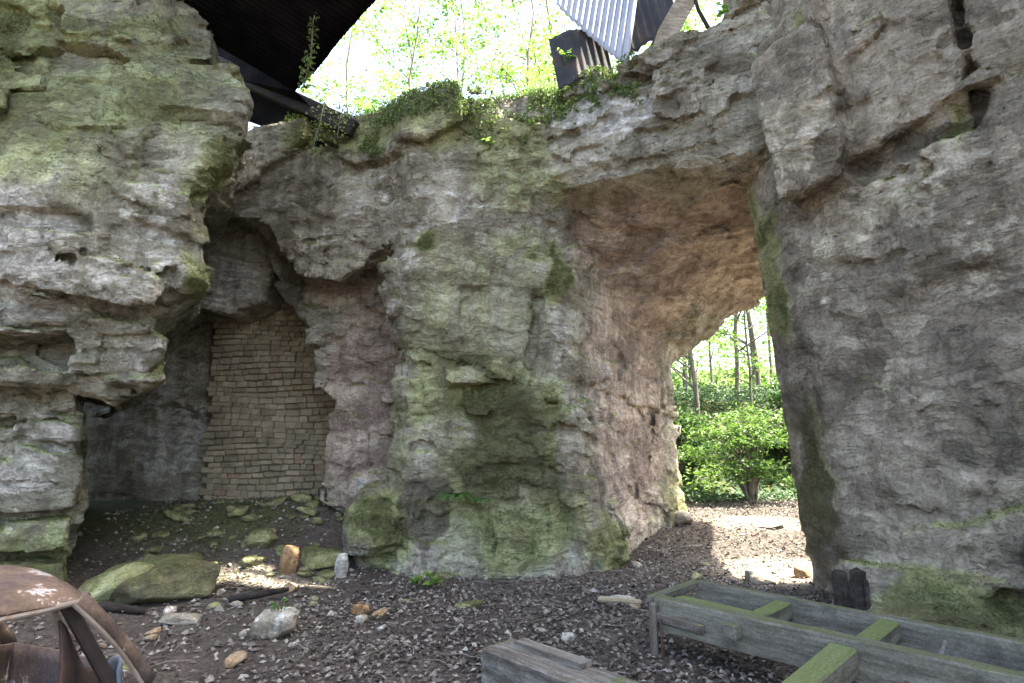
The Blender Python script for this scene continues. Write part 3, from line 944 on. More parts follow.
nd = Vector((.70, -.714, 0)).normalized()           # along the near beam
nn_ = Vector((.714, .70, 0))                        # across, away from the camera
A0 = Vector((1.13, 4.90, .315))
B0 = A0 + nd * 3.3
oriented("side_beam", A0, B0, .115, .235, M_timb, fr, seg=26)
oriented("side_beam", (1.62, 5.43, .31), (1.62 + .695 * 3.3, 5.43 - .719 * 3.3, .31), .075, .225, M_timb, fr, seg=26)
def at_near(s, off, z):
    return A0 + nd * s + nn_ * off + Vector((0, 0, z))
oriented("inner_ledger", at_near(.10, .125, .058), at_near(.70, .125, .05), .125, .10, M_timg, fr)
oriented("end_bar", (1.07, 4.93, .395), (1.60, 5.46, .395), .07, .06, M_timb, fr)
oriented("cross_member", at_near(.68, .06, .02), at_near(.68, .70, .02), .13, .12, M_timg, fr)
oriented("cross_member", at_near(1.40, .06, .03), at_near(1.40, .70, .03), .125, .12, M_timg, fr)
oriented("cross_member", at_near(2.25, .06, .0), at_near(2.25, .70, .0), .12, .12, M_timg, fr)
oriented("cross_arm", at_near(1.335, -.062, .0), at_near(1.335, -.95, -.03), .15, .16, M_timg, fr)
oriented("stub_block", at_near(.64, -.060, .02), at_near(.64, -.14, .02), .095, .095, M_timb, fr, bev=.006)
oriented("cleat", at_near(.03, -.077, -.015), at_near(.42, -.077, -.03), .035, .075, M_timd, fr)
oriented("corner_post", (1.075, 4.83, gz(1.07, 4.83) - .05), (1.075, 4.83, .40), .055, .06, M_timd, fr, up=(1, 0, 0))
under(MB().tube([(1.11, 4.77, .30), (1.115, 4.76, .18), (1.12, 4.76, .06), (1.118, 4.76, gz(1.11, 4.76) - .02)], [.009] * 4, 6).build("iron_strap", M_rust), fr)
under(MB().tube([at_near(1.75, .22, -.03), at_near(1.78, .24, .08), at_near(1.80, .25, .14)], [.012, .011, .010], 7).build("peg", M_plank), fr)
under(MB().tube([at_near(1.66, -.05, -.06), at_near(1.66, -.09, -.06)], [.022, .02], 8).build("bolt_head", M_rust), fr)
under(MB().tube([at_near(1.86, -.05, -.05), at_near(1.86, -.13, -.045)], [.016, .015], 8).build("bolt_head", M_plank), fr)
under(MB().tube([at_near(.85, .71, .02), at_near(.85, .68, .02)], [.022, .02], 8).build("bolt_head", M_rust), fr)

# short baulk lying on the litter
M_baulk = wood_mat("grey_baulk", (.07, .058, .047), (.215, .2, .178), green=.12)
o = oriented("timber_baulk", (-.09, 4.405, .12), (.70, 3.58, .12), .30, .26, M_baulk, None, seg=16)
tag(o, "thick grey timber baulk lying in the litter at the bottom edge", "timber")
o = tag(oriented("timber_offcut", (.05, 4.36, .266), (.46, 3.94, .268), .10, .035, M_baulk, None, seg=6), "flat grey lath lying on top of the timber baulk", "timber")

# dark stump of a post at the corner of the buttress
M_stump = wood_mat('rotten_stump', (.025, .02, .017), (.07, .058, .05))
mb = MB()
for (x, y, w, h, tl) in ((3.09, 5.95, .10, .40, .02), (3.135, 5.93, .06, .35, -.02), (3.215, 5.88, .13, .42, .03), (3.29, 5.84, .06, .33, -.02)):
    mb.bar((x, y, gz(x, y) - .1), (x + tl * .5, y, h), w, w * .8, up=(.3, -1, 0), bev=.018, jit=.016)
tag(mb.build("wooden_stump", M_stump), "dark rotten split post stump at the foot of the buttress corner", "stump")
# board lying beyond the frame
tag(oriented("wooden_board", (.83, 6.12, gz(.83, 6.12) + .04), (1.22, 6.0, gz(1.22, 6.0) + .05), .12, .03, wood_mat("pale_board", (.20, .17, .11), (.36, .31, .21)), None),
    "short tan board lying on the litter between pillar and timber frame", "board")

# ------------------------------------------------------------------ burnt-out car
t = NT("burnt_paint")
n = t.noise(4.0, 9, .68)
n2 = t.noise(1.6, 8, .62)
f = t.noise(50, 6, .7)
c = t.mix(t.mapr(n, .36, .62), (.065, .046, .038), (.165, .11, .075))
c = t.mix(t.mapr(n2, .46, .60), c, (.115, .085, .082))
c = t.mix(t.mapr(t.math('ADD', n, t.math('MULTIPLY', f, .35)), .755, .80), c, (.38, .35, .33))
c = t.mix(1.0, c, t.mix(t.mapr(f, .3, .7), (.72, .72, .72), (1.15, 1.15, 1.15)), 'MULTIPLY')
nm = t.bump(n, .01, .7)
nm = t.bump(f, .004, .9, nm)
M_car = t.done(c, .8, nm, spec=.3)
M_carin = metal_mat("burnt_inside", (.03, .022, .02), (.075, .045, .038), rust=(.13, .06, .035), amt=.6, rough=.9, metal=0)
M_scrap = metal_mat("scorched_blue", (.14, .155, .185), (.25, .265, .30), amt=.3, rough=.7, metal=0)
M_lip = metal_mat("bare_edge", (.16, .125, .10), (.30, .26, .22), rust=(.12, .055, .03), amt=.7, rough=.7, metal=.1)

car = tag(empty("wrecked_car", (-2.65, 2.845, .03), R(-25.5)), "burnt-out rusty hatchback shell without glass or wheels in the bottom left corner", "car")
def grid_shell(fn, nu, nv, thick, name, mat, parent):
    """a pressed panel: fn(u, v) -> local point, closed with real thickness"""
    P = np.array([[fn(i / nu, j / nv) for j in range(nv + 1)] for i in range(nu + 1)], np.float32)
    du = np.gradient(P, axis=0)
    dv = np.gradient(P, axis=1)
    N = np.cross(du, dv)
    N /= np.linalg.norm(N, axis=2)[..., None] + 1e-9
    a = P.reshape(-1, 3)
    b = (P - N * thick).reshape(-1, 3)
    w, n = nv + 1, (nu + 1) * (nv + 1)
    i = (np.arange(nu)[:, None] * w + np.arange(nv)[None]).ravel()
    f1 = np.stack([i, i + w, i + w + 1, i + 1], 1)
    ring = np.array([k * w for k in range(nu + 1)] + [nu * w + k for k in range(1, w)] + [k * w + nv for k in range(nu - 1, -1, -1)] + list(range(nv - 1, 0, -1)))
    r2 = np.roll(ring, -1)
    f = np.concatenate([f1, f1[:, ::-1] + n, np.stack([r2, ring, ring + n, r2 + n], 1)])
    return np_mesh(name, np.concatenate([a, b]), f, mat, parent)

def roof_fn(u, v):
    x = (u - .5) * 1.16
    y = .37 - 1.75 * v
    e = abs(x) / .58
    z = .985 - .055 * e ** 2 - .045 * e ** 8 - .03 * max(0, 1 - v * 5) ** 2
    z += .006 * math.sin(x * 7 + y * 3) * math.sin(y * 5)
    return (x, y, z)
grid_shell(roof_fn, 36, 40, .012, "roof", M_car, car)
# lower shell: side panels and tail panel, one pressed skin, belt line at 0.45
def side_fn(sx):
    def fn(u, v):
        y = .66 - 3.2 * u
        z = .45 - .50 * v
        x = .62 + .05 * math.sin(v * math.pi) - .05 * max(0, u - .85) * 6 * .2
        if u < .06:
            x -= .07 * (1 - u / .06) ** 2
        return (sx * x, y, z)
    return fn
grid_shell(side_fn(1), 40, 10, .012, "side_panel", M_car, car)
grid_shell(side_fn(-1), 40, 10, -.012, "side_panel", M_car, car)
grid_shell(lambda u, v: ((u - .5) * 1.12, .665 + .04 * math.sin(u * math.pi), .45 - .5 * v), 20, 8, .012, "tail_panel", M_car, car)
grid_shell(lambda u, v: ((u - .5) * 1.2, -2.55 + v * 1.3, .42 + .05 * v + .02 * math.sin(u * math.pi)), 20, 12, -.012, "bonnet", M_car, car)
for sx in (-1, 1):
    pa, pb = Vector((sx * .565, .345, .885)), Vector((sx * .625, .68, .43))
    mid = [pa.lerp(pb, k / 6) + Vector((sx * .012 * math.sin(k / 6 * math.pi), .02 * math.sin(k / 6 * math.pi), 0)) for k in range(7)]
    pil = MB().tube(mid, [.034, .031, .029, .028, .028, .029, .032], 12).build("rear_pillar", M_car, car, True)
    MB().tube([p + Vector((sx * .014, -.036, -.012)) for p in mid], .0105, 7).build("window_lip", M_lip, pil)
    pa, pb = Vector((sx * .57, -.45, .885)), Vector((sx * .625, -.42, .43))
    MB().bar(pa, pb, .08, .05, up=(1, 0, 0), bev=.012).build("door_pillar", M_car, car)
    pa, pb = Vector((sx * .565, -1.36, .88)), Vector((sx * .60, -1.85, .46))
    MB().bar(pa, pb, .07, .05, up=(sx, 0, .4), bev=.012).build("windscreen_pillar", M_car, car)
    MB().tube([(sx * .577, .36 - k * .17, .872 - .004 * (k % 2)) for k in range(11)], .013, 8).build("gutter_rail", M_lip, car)
MB().tube([(.56 - k * .14, .385, .885 + .012 * math.sin(k / 8 * math.pi)) for k in range(9)], .014, 8).build("tailgate_frame", M_car, car)
# scorched inside: quarter trim, bent strut, crumpled seat remains
grid_shell(lambda u, v: (.50 - .22 * u + .05 * math.sin(v * 3), .30 + .34 * u, .74 - .45 * v - .30 * u * (1 - v) + .05 * math.cos(u * 5)), 14, 14, .012, "inner_panel", M_carin, car)
MB().bar((.47, .34, .86), (.535, .56, .42), .06, .04, up=(1, 0, .3), bev=.01).build("inner_strut", M_carin, car)
MB().tube([(.40, .33, .83), (.405, .36, .74), (.42, .42, .67), (.46, .49, .63), (.50, .53, .61)], .012, 7).build("window_lip", M_lip, car)
def seat_fn(u, v):
    a = u * math.pi * 1.25
    return (.18 + .15 * math.cos(a) + .03 * math.sin(v * 9), -.02 + .12 * math.sin(a) + .02 * math.sin(v * 7 + u * 5), .28 + .40 * v + .02 * math.sin(u * 11))
grid_shell(seat_fn, 18, 14, .015, "seat_frame", M_scrap, car)
grid_shell(lambda u, v: (.50 + .055 * math.cos(u * math.pi), .585 - .02 * v + .04 * math.sin(u * math.pi), .30 + .25 * v - .05 * (abs(u - .5) * 2) ** 3 * v), 12, 10, .015, "seat_belt_housing", M_scrap, car)
MB().box(1.1, 3.0, .03, Matrix.Translation((0, -.9, .03)), .01).build("floor_pan", M_carin, car)

# ------------------------------------------------------------------ loose stones
def stone_mesh(name, size, seed, mat, sub=3, flat=(.5, .9), nplanes=13, moss=0.0, pink=0.0, pale=0.0, dark=0.0):
    import bmesh
    r = np.random.default_rng(seed)
    bm = bmesh.new()
    bmesh.ops.create_icosphere(bm, subdivisions=sub, radius=1)
    v = np.array([q.co for q in bm.verts], np.float32)
    f = np.array([[q.index for q in fc.verts] for fc in bm.faces], np.int32)
    bm.free()
    n = r.normal(size=(nplanes, 3))
    n = np.concatenate([n / np.linalg.norm(n, axis=1)[:, None], [[0, 0, 1], [0, 0, -1]]])
    h = r.uniform(.62, 1.0, len(n))
    d = v @ n.T
    rad = np.where(d > .12, h / np.maximum(d, .12), 9).min(1)
    rad = np.minimum(rad, 1.25)
    v = v * rad[:, None]
    v *= np.array(size, np.float32)
    sc = max(size)
    v += (v / (np.linalg.norm(v, axis=1)[:, None] + 1e-6)) * (.06 * sc * fbm(v / sc * 2.6 + seed, 3, seed))[:, None]
    up = sstep(.2, .9, v[:, 2] / (size[2] + 1e-6))
    k = len(v)
    return np_mesh(name, v, f, mat, attrs={'moss': moss * (.55 + .45 * up), 'pink': np.full(k, pink), 'pale': np.full(k, pale), 'dark': np.full(k, dark), 'tone': np.full(k, r.random())})

M_stone = rock_material("loose_stone", (.15, .125, .095), (.28, .25, .20), (.44, .42, .37), bumpk=.3, pink=(.34, .20, .10))

def put_stone(label, x, y, size, seed, rz=0, ry=0, sink=.35, sub=4, cat="stone", group=None, name="stone", **kw):
    o = stone_mesh(name, size, seed, M_stone, sub, **kw)
    o.location = (x, y, gz(x, y) + size[2] * (1 - 2 * sink))
    o.rotation_euler = (0, ry, rz)
    return tag(o, label, cat, group)

put_stone("large tilted mossy boulder with a dark hollow underside behind the wrecked car", -3.62, 6.45, (.66, .40, .30), 3, R(20), R(-10), .25, 5, "boulder", name="boulder", moss=.75, pink=.3, dark=.75)
put_stone("green slab stone leaning between the left rock foot and the big boulder", -3.95, 6.35, (.40, .34, .26), 14, R(-20), R(-22), .3, 4, "boulder", name="boulder", moss=.9)
put_stone("pale grey rock half buried in litter, topped by a small green sprig", -1.93, 5.25, (.19, .15, .15), 21, R(30), 0, .3, 4, pale=.45)
put_stone("orange-brown upright stone standing at the edge of the sunlit streak", -2.56, 7.27, (.10, .09, .21), 33, R(10), R(5), .22, 4, pink=.6, dark=.3)
put_stone("dark mossy stone behind the orange upright stone", -3.12, 7.75, (.22, .17, .15), 35, R(40), 0, .3, 4, moss=.9)
put_stone("long mossy stone lying under the pink rock beside the pillar foot", -2.35, 7.7, (.36, .2, .14), 37, R(-8), 0, .3, 4, moss=.9)
put_stone("pale upright stub of stone against the left foot of the pillar", -2.02, 7.4, (.08, .07, .20), 39, R(10), R(-4), .2, 4, pale=.8)
put_stone("blocky tan stone in the sunlit patch beyond the timber frame", 2.86, 7.25, (.21, .15, .12), 41, R(15), 0, .3, 4, pink=.35)
put_stone("small triangular brown stone on the sunlit ground near the buttress", 3.42, 7.4, (.09, .08, .10), 43, R(60), 0, .3, 4, pink=.6)
put_stone("rounded stone at the foot of the far left arch side", 2.75, 10.35, (.28, .22, .16), 45, R(15), 0, .3, 4, pale=.3)
put_stone("flat pale stone lying on the ground deep inside the arch", 4.15, 10.0, (.22, .12, .06), 47, R(5), 0, .3, 4, pale=1)
put_stone("yellowish wedge stone in the litter left of the pillar base", -1.42, 5.95, (.10, .07, .06), 49, R(25), R(12), .25, 4, pink=.8)
put_stone("flat mossy stone in the litter in front of the pillar", -.42, 5.95, (.15, .08, .05), 51, R(5), 0, .3, 4, moss=.8)
put_stone("flat white stone lying on the tan board beyond the timber frame", 1.08, 6.2, (.12, .07, .03), 53, R(15), 0, .1, 4, pale=1)
put_stone("white broken stone between the baulk and the timber frame", .45, 5.1, (.07, .06, .035), 55, R(35), 0, .2, 4, pale=1)
put_stone("flat dark slab in the rubble in front of the big boulder", -2.95, 5.7, (.22, .16, .05), 57, R(12), R(6), .3, 4)
put_stone("mossy green rock just behind the rear pillar of the wrecked car", -2.85, 4.4, (.24, .18, .12), 59, R(12), R(6), .3, 4, moss=.8)
protos = [stone_mesh("stone", (.05, .04, .026), 100 + k, M_stone, 2, pale=(.1, .5, .3, .1)[k % 4], moss=(.5, 0, 0, .1)[k % 4], pink=(0, 0, .1, .5)[k % 4]) for k in range(8)]
k = 0
rs = random.Random(4)
while k < 85:
    x, y = rs.uniform(-3.6, 2.6), rs.uniform(3.6, 8.2)
    if rs.random() > (1.0 if x < -1.0 else .28 if x < .6 else .2):
        continue
    if x > .5 and y < 5.4 - .2 * (x - .5):
        continue
    o = protos[k] if k < 8 else protos[k % 8].copy()
    if k >= 8:
        COL.objects.link(o)
    s = rs.choice((.5, .6, .7, .8, 1.0, 1.3, 1.8))
    o.scale = (s, s * rs.uniform(.8, 1.2), s * rs.uniform(.8, 1.2))
    o.location = (x, y, gz(x, y) + .010 * s)
    o.rotation_euler = (rs.uniform(-.3, .3), rs.uniform(-.3, .3), rs.uniform(0, 6.3))
    tag(o, "small broken stone lying loose among the leaf litter and rubble", "stone", "small stones scattered over the litter")
    k += 1
rp = [stone_mesh("stone", (.12, .10, .07), 200 + k, M_stone, 3, moss=.9, dark=.3) for k in range(5)]
for k in range(60):
    x, y = rs.uniform(-4.8, -2.1), rs.uniform(7.2, 9.6)
    o = rp[k] if k < 5 else rp[k % 5].copy()
    if k >= 5:
        COL.objects.link(o)
    s = rs.choice((.5, .6, .8, 1.0, 1.4))
    o.scale = (s, s, s * rs.uniform(.7, 1.1))
    o.location = (x, y, gz(x, y) + .02 * s)
    o.rotation_euler = (rs.uniform(-.3, .3), rs.uniform(-.3, .3), rs.uniform(0, 6.3))
    tag(o, "mossy rubble stone on the mound at the foot of the brick infill", "stone", "mossy rubble below the brick wall")
# charred log and branch
M_char = wood_mat("charred_log", (.015, .013, .012), (.04, .034, .03))
tag(MB().tube([(-2.75, 6.15, gz(-2.75, 6.15) + .05), (-2.55, 6.3, gz(-2.55, 6.3) + .08), (-2.3, 6.5, gz(-2.3, 6.5) + .07)], [.03, .042, .02], 9).build("charred_log", M_char, smooth=True),
    "short black log lying on the rubble right of the big boulder", "log")
tag(MB().tube([(-3.95, 5.75, gz(-3.95, 5.75) + .04), (-3.7, 5.78, gz(-3.7, 5.78) + .06), (-3.4, 5.88, gz(-3.4, 5.88) + .04)], [.03, .05, .025], 9).build("charred_log", M_char, smooth=True),
    "black horizontal log lying just behind the car's rear pillar", "log")

# ------------------------------------------------------------------ leaves, litter, plants, trees
def leaf_mat(name, c1, c2, trans=.5, tcol=None, rough=.5, spec=.35):
    t = NT(name)
    v = t.attr('v')
    c = t.mix(v, c1, c2)
    t.done(c, rough, spec=spec)
    if trans:
        tr = t.n.new("ShaderNodeBsdfTranslucent")
        t._set(tr.inputs[0], t.mix(v, tcol[0], tcol[1]) if tcol else c)
        mx = t.n.new("ShaderNodeMixShader")
        mx.inputs[0].default_value = trans
        t.link(t.b.outputs[0], mx.inputs[1])
        t.link(tr.outputs[0], mx.inputs[2])
        t.link(mx.outputs[0], t.out.inputs[0])
    return t.m

def leaf_cloud(pos, size, nrm, rg, wid=.55, fold=.18):
    """one folded quad per leaf"""
    n = len(pos)
    nrm = nrm / (np.linalg.norm(nrm, axis=1)[:, None] + 1e-9)
    a = rg.normal(size=(n, 3))
    a -= nrm * (a * nrm).sum(1)[:, None]
    a /= np.linalg.norm(a, axis=1)[:, None] + 1e-9
    b = np.cross(nrm, a)
    s = size[:, None]
    w = wid * rg.uniform(.75, 1.2, n)[:, None]
    v = np.stack([pos - a * s * .5, pos + b * s * w * .5 + nrm * s * fold, pos + a * s * .5, pos - b * s * w * .5 + nrm * s * fold], 1).reshape(-1, 3)
    f = np.arange(4 * n, dtype=np.int32).reshape(n, 4)
    return v, f, np.repeat(rg.random(n), 4)

# leaf litter on the ground
n = 95000
x = rng.uniform(-5.6, 6.5, n)
y = 3.0 + rng.random(n) ** 1.25 * 10.6
dens = .25 + .75 * sstep(-2.6, -.8, x)
dens *= 1 - .75 * np.clip(sun_patch(x, y), 0, 1)  # litter thinned over the painted sun patches
dens *= .45 + .55 * sstep(-.35, .25, fbm(np.stack([x, y, x * 0], 1).astype(np.float32) * 1.1, 3, 55))
m = rng.random(n) < dens
x, y = x[m], y[m]
pos = np.stack([x, y, G(x, y) + rng.uniform(.004, .03, len(x))], 1)
nrm = np.stack([rng.normal(0, .42, len(x)), rng.normal(0, .42, len(x)), np.ones(len(x))], 1)
v, f, va = leaf_cloud(pos, rng.uniform(.022, .062, len(x)), nrm, rng, .65, .14)
t = NT("dead_leaf")
cr = t.n.new("ShaderNodeValToRGB")
t.link(t.attr('v'), cr.inputs[0])
e = cr.color_ramp.elements
e[0].color = (.035, .024, .018, 1)
e[1].color = (.27, .24, .215, 1)
for p_, c_ in ((.35, (.075, .06, .049, 1)), (.65, (.118, .097, .082, 1)), (.85, (.17, .145, .126, 1))):
    q = e.new(p_)
    q.color = c_
M_dead = t.done(cr.outputs[0], .62, spec=.35)
tag(np_mesh("leaf_litter", v, f, M_dead, smooth=False, attrs={'v': va}), "brown dead leaf litter carpeting the quarry floor", "leaf litter", kind='stuff')

# moss cushions creeping over the rubble mound
n = 6500
x, y = rng.uniform(-5.2, -1.7, n), rng.uniform(6.6, 9.95, n)
m = fbm(np.stack([x, y, x * 0], 1).astype(np.float32) * 1.7, 3, 66) + .35 * sstep(7, 9, y) > .12
x, y = x[m], y[m]
pos = np.stack([x, y, G(x, y) + rng.random(len(x)) ** 2 * .05], 1)
v, f, va = leaf_cloud(pos, rng.uniform(.015, .04, len(x)), np.stack([rng.normal(0, .6, len(x)), rng.normal(0, .6, len(x)), np.ones(len(x))], 1), rng, .8, .2)
tag(np_mesh("ground_moss", v, f, leaf_mat("mound_moss", (.035, .04, .014), (.11, .115, .045), .1), smooth=False, attrs={'v': va}), "green moss and tiny weeds creeping over the rubble mound", "moss", kind='stuff')

# twigs
mb = MB()
rs = random.Random(9)
for k in range(160):
    x, y = rs.uniform(-3.2, 3), rs.uniform(3.6, 9)
    a, L = rs.uniform(0, 6.3), rs.uniform(.08, .35)
    z = gz(x, y) + .02
    mb.tube([(x, y, z), (x + math.cos(a) * L * .5, y + math.sin(a) * L * .5, z + rs.uniform(0, .03)), (x + math.cos(a + .3) * L, y + math.sin(a + .3) * L, z + rs.uniform(-.01, .02))], [.004, .0045, .002], 5, False)
tag(mb.build("twig_litter", M_plank), "thin broken twigs strewn over the litter", "twigs", kind='stuff')

# fine gravel and crumbs, mostly on the left rubble slope
n = 2600
x = np.where(rng.random(n) < .75, rng.uniform(-5.6, -.6, n), rng.uniform(-.6, 4.5, n))
y = rng.uniform(3.4, 9.9, n)
base = np.array([(1, 0, 0), (0, 1, 0), (-1, 0, 0), (0, -1, 0), (.1, .1, .8), (0, 0, -.5)], np.float32)
tri = np.array([(0, 1, 4), (1, 2, 4), (2, 3, 4), (3, 0, 4), (1, 0, 5), (2, 1, 5), (3, 2, 5), (0, 3, 5)], np.int32)
sz = rng.uniform(.008, .03, n) * (1 + rng.random(n) ** 6)
vv = base[None] * (1 + rng.uniform(-.4, .3, (n, 6, 1))) * sz[:, None, None]
an = rng.uniform(0, 6.28, n)
vx = vv[..., 0] * np.cos(an)[:, None] - vv[..., 1] * np.sin(an)[:, None] + x[:, None]
vy = vv[..., 0] * np.sin(an)[:, None] + vv[..., 1] * np.cos(an)[:, None] + y[:, None]
vz = vv[..., 2] + (G(x, y) + sz * .3)[:, None]
v = np.stack([vx, vy, vz], -1).reshape(-1, 3)
f = (tri[None] + 6 * np.arange(n)[:, None, None]).reshape(-1, 3)
M_grav = leaf_mat("stone_crumbs", (.08, .068, .055), (.30, .28, .25), 0, rough=.9, spec=.2)
tag(np_mesh("gravel", v, f, M_grav, smooth=False, attrs={'v': np.repeat(rng.random(n) ** 1.6, 6)}), "stone crumbs and gravel on the rubble slope", "gravel", kind='stuff')

M_leafy = leaf_mat("fresh_leaf", (.06, .11, .02), (.18, .26, .055), .55, ((.09, .235, .03), (.36, .58, .12)))
M_shrub = leaf_mat("shrub_leaf", (.025, .062, .014), (.09, .155, .035), .34, ((.05, .13, .018), (.19, .32, .05)))
M_ivy = leaf_mat("ivy_leaf", (.018, .042, .014), (.05, .10, .03), .2, ((.03, .08, .015), (.07, .16, .03)), .55, .25)
M_moss = leaf_mat("rim_leaf", (.045, .065, .018), (.12, .165, .045), .3, ((.08, .13, .02), (.2, .3, .06)))
M_grass = leaf_mat("grass_blade", (.09, .14, .04), (.22, .30, .11), .4, ((.14, .24, .05), (.3, .42, .12)))
t = NT("bark")
n1 = t.noise(1.0, 7, .7, t.mapping((14, 14, 2)))
M_bark = t.done(t.mix(t.mapr(n1, .35, .65), (.09, .078, .062), (.22, .195, .16)), .9, t.bump(n1, .03, .8))

# small plants on the rock wall's ledges and rim, set on its real surface
me = rock_wall.data
co = np.empty(len(me.vertices) * 3, np.float32)
me.vertices.foreach_get('co', co)
co = co.reshape(-1, 3)
no = np.empty(len(me.vertices) * 3, np.float32)
me.vertices.foreach_get('normal', no)
no = no.reshape(-1, 3)
def spots(mask, k, rg):
    i = np.flatnonzero(mask)
    return i[rg.integers(0, len(i), k)]
fr_ = fbm(co * 1.6, 3, 77)
mk = (co[:, 2] > 5.0) & (co[:, 0] < 1.6) & (co[:, 0] > -3.4) & (co[:, 1] < 9.2) & (no[:, 2] > -.1) & (fr_ + (co[:, 2] - 5.95) * .7 + no[:, 2] * .4 > .12)
i = spots(mk, 24000, rng)
pos = co[i] + no[i] * rng.uniform(.0, .07, (len(i), 1)) + rng.normal(0, .02, (len(i), 3))
v, f, va = leaf_cloud(pos, rng.uniform(.02, .07, len(i)), no[i] + rng.normal(0, .6, (len(i), 3)), rng)
tag(np_mesh("rim_undergrowth", v, f, M_moss, smooth=False, attrs={'v': va}), "moss and creeping plants covering the rock rim", "undergrowth", kind='stuff')
# moss cushions: tiny upright fronds where the stone is mossy
V_, F_, A_ = [], [], []
nb_ = 0
for ob, cnt in ((rock_wall, 20000), (left_rock, 11000), (buttress, 7000)):
    md = ob.data
    c2 = np.empty(len(md.vertices) * 3, np.float32)
    md.vertices.foreach_get('co', c2)
    c2 = c2.reshape(-1, 3)
    n2_ = np.empty(len(md.vertices) * 3, np.float32)
    md.vertices.foreach_get('normal', n2_)
    n2_ = n2_.reshape(-1, 3)
    mo_ = np.empty(len(md.vertices), np.float32)
    md.attributes['moss'].data.foreach_get('value', mo_)
    k_ = mo_ + .9 * fbm(c2 * 3.0, 4, 31, .6) + .35 * n2_[:, 2]
    i = spots((k_ > .66) & (c2[:, 2] < 7.2) & (c2[:, 1] < 9.6) & (n2_[:, 1] < .3), cnt, rng)
    pp = c2[i] + n2_[i] * rng.uniform(.0, .018, (len(i), 1)) + rng.normal(0, .012, (len(i), 3))
    v, f, va = leaf_cloud(pp, rng.uniform(.008, .024, len(i)), n2_[i] + rng.normal(0, .7, (len(i), 3)), rng, .8, .25)
    V_.append(v)
    F_.append(f + nb_)
    A_.append(va)
    nb_ += len(v)
tag(np_mesh("rock_moss", np.concatenate(V_), np.concatenate(F_), leaf_mat("cushion_moss", (.04, .055, .014), (.14, .175, .05), .1), smooth=False, attrs={'v': np.concatenate(A_)}),
    "fuzzy moss cushions clinging to the damp rock faces", "moss", kind='stuff')
# grass on the rim
def blades(pts, L, rg, lean=.35, w=.006):
    n = len(pts)
    d = np.stack([rg.normal(0, lean, n), rg.normal(0, lean, n), np.ones(n)], 1)
    d /= np.linalg.norm(d, axis=1)[:, None]
    s = np.cross(d, rg.normal(size=(n, 3)))
    s /= np.linalg.norm(s, axis=1)[:, None]
    L = (L * rg.uniform(.5, 1.1, n))[:, None]
    g = np.zeros((n, 3))
    g[:, 2] = -1
    hz = d * [1, 1, 0]
    m1 = pts + d * L * .6
    tip = pts + d * L * .9 + hz * L * .5 + g * L * .12
    v = np.stack([pts - s * w, pts + s * w, m1 + s * w * .8, m1 - s * w * .8, tip + s * w * .2, tip - s * w * .2], 1).reshape(-1, 3)
    f = np.concatenate([np.array([[0, 1, 2, 3]]) + 6 * np.arange(n)[:, None], np.array([[3, 2, 4, 5]]) + 6 * np.arange(n)[:, None]])
    return v, f, np.repeat(rg.random(n), 6)
i = spots((co[:, 2] > 6.15) & (no[:, 2] > .3) & (co[:, 0] > -2.2) & (co[:, 0] < 1.4) & (co[:, 1] < 9), 2200, rng)
v, f, va = blades(co[i], .16, rng)
tag(np_mesh("rim_grass", v, f, M_grass, smooth=False, attrs={'v': va}), "thin grass along the top of the rock rim", "grass", kind='stuff')
i0 = np.flatnonzero((np.abs(co[:, 0] - .42) < .22) & (co[:, 2] > 6.1) & (no[:, 2] > .2) & (co[:, 1] < 8.0))
i = i0[rng.integers(0, len(i0), 190)]
v, f, va = blades(co[i], .36, rng, .3, .007)
tag(np_mesh("grass_tuft", v, f, M_grass, smooth=False, attrs={'v': va}), "tall bright grass tuft on the rim beneath the crumpled dark sheet", "grass tuft")

def sprig(name, loc, n, rad, size, mat, label, cat, droop=.5, up=.2):
    root = tag(empty(name, loc), label, cat)
    ps, ns = [], []
    mb = MB()
    for k in range(n):
        a = 6.283 * k / n + random.uniform(-.4, .4)
        r = rad * random.uniform(.6, 1.1)
        tip = Vector((math.cos(a) * r, math.sin(a) * r, up + random.uniform(-.3, .3) * up - droop * r * .3))
        mb.tube([(0, 0, -.02), tip * .5 + Vector((0, 0, up * .3)), tip], [.004, .003, .0015], 5, False)
        for j in range(4):
            q = (tip * .5 + Vector((0, 0, up * .3))).lerp(tip, (j + 1) / 4) + Vector((random.uniform(-.3, .3), random.uniform(-.3, .3), 0)) * size
            ps.append(q)
            ns.append((random.gauss(0, .35), random.gauss(-.25, .35), 1))
    mb.build("stems", mat, root)
    v, f, va = leaf_cloud(np.array(ps), np.full(len(ps), size) * rng.uniform(.7, 1.2, len(ps)), np.array(ns), rng, .6)
    np_mesh("leaves", v, f, mat, root, False, {'v': va})
    return root
sprig("seedling", (-.93, 7.0, gz(-.93, 7.0)), 9, .19, .11, M_leafy, "small bright green seedling growing at the foot of the pillar", "plant", up=.10)
sprig("seedling", (-1.90, 5.22, gz(-1.9, 5.25) + .17), 5, .08, .05, M_shrub, "tiny green sprig growing on top of the pale grey rock", "plant", up=.08)

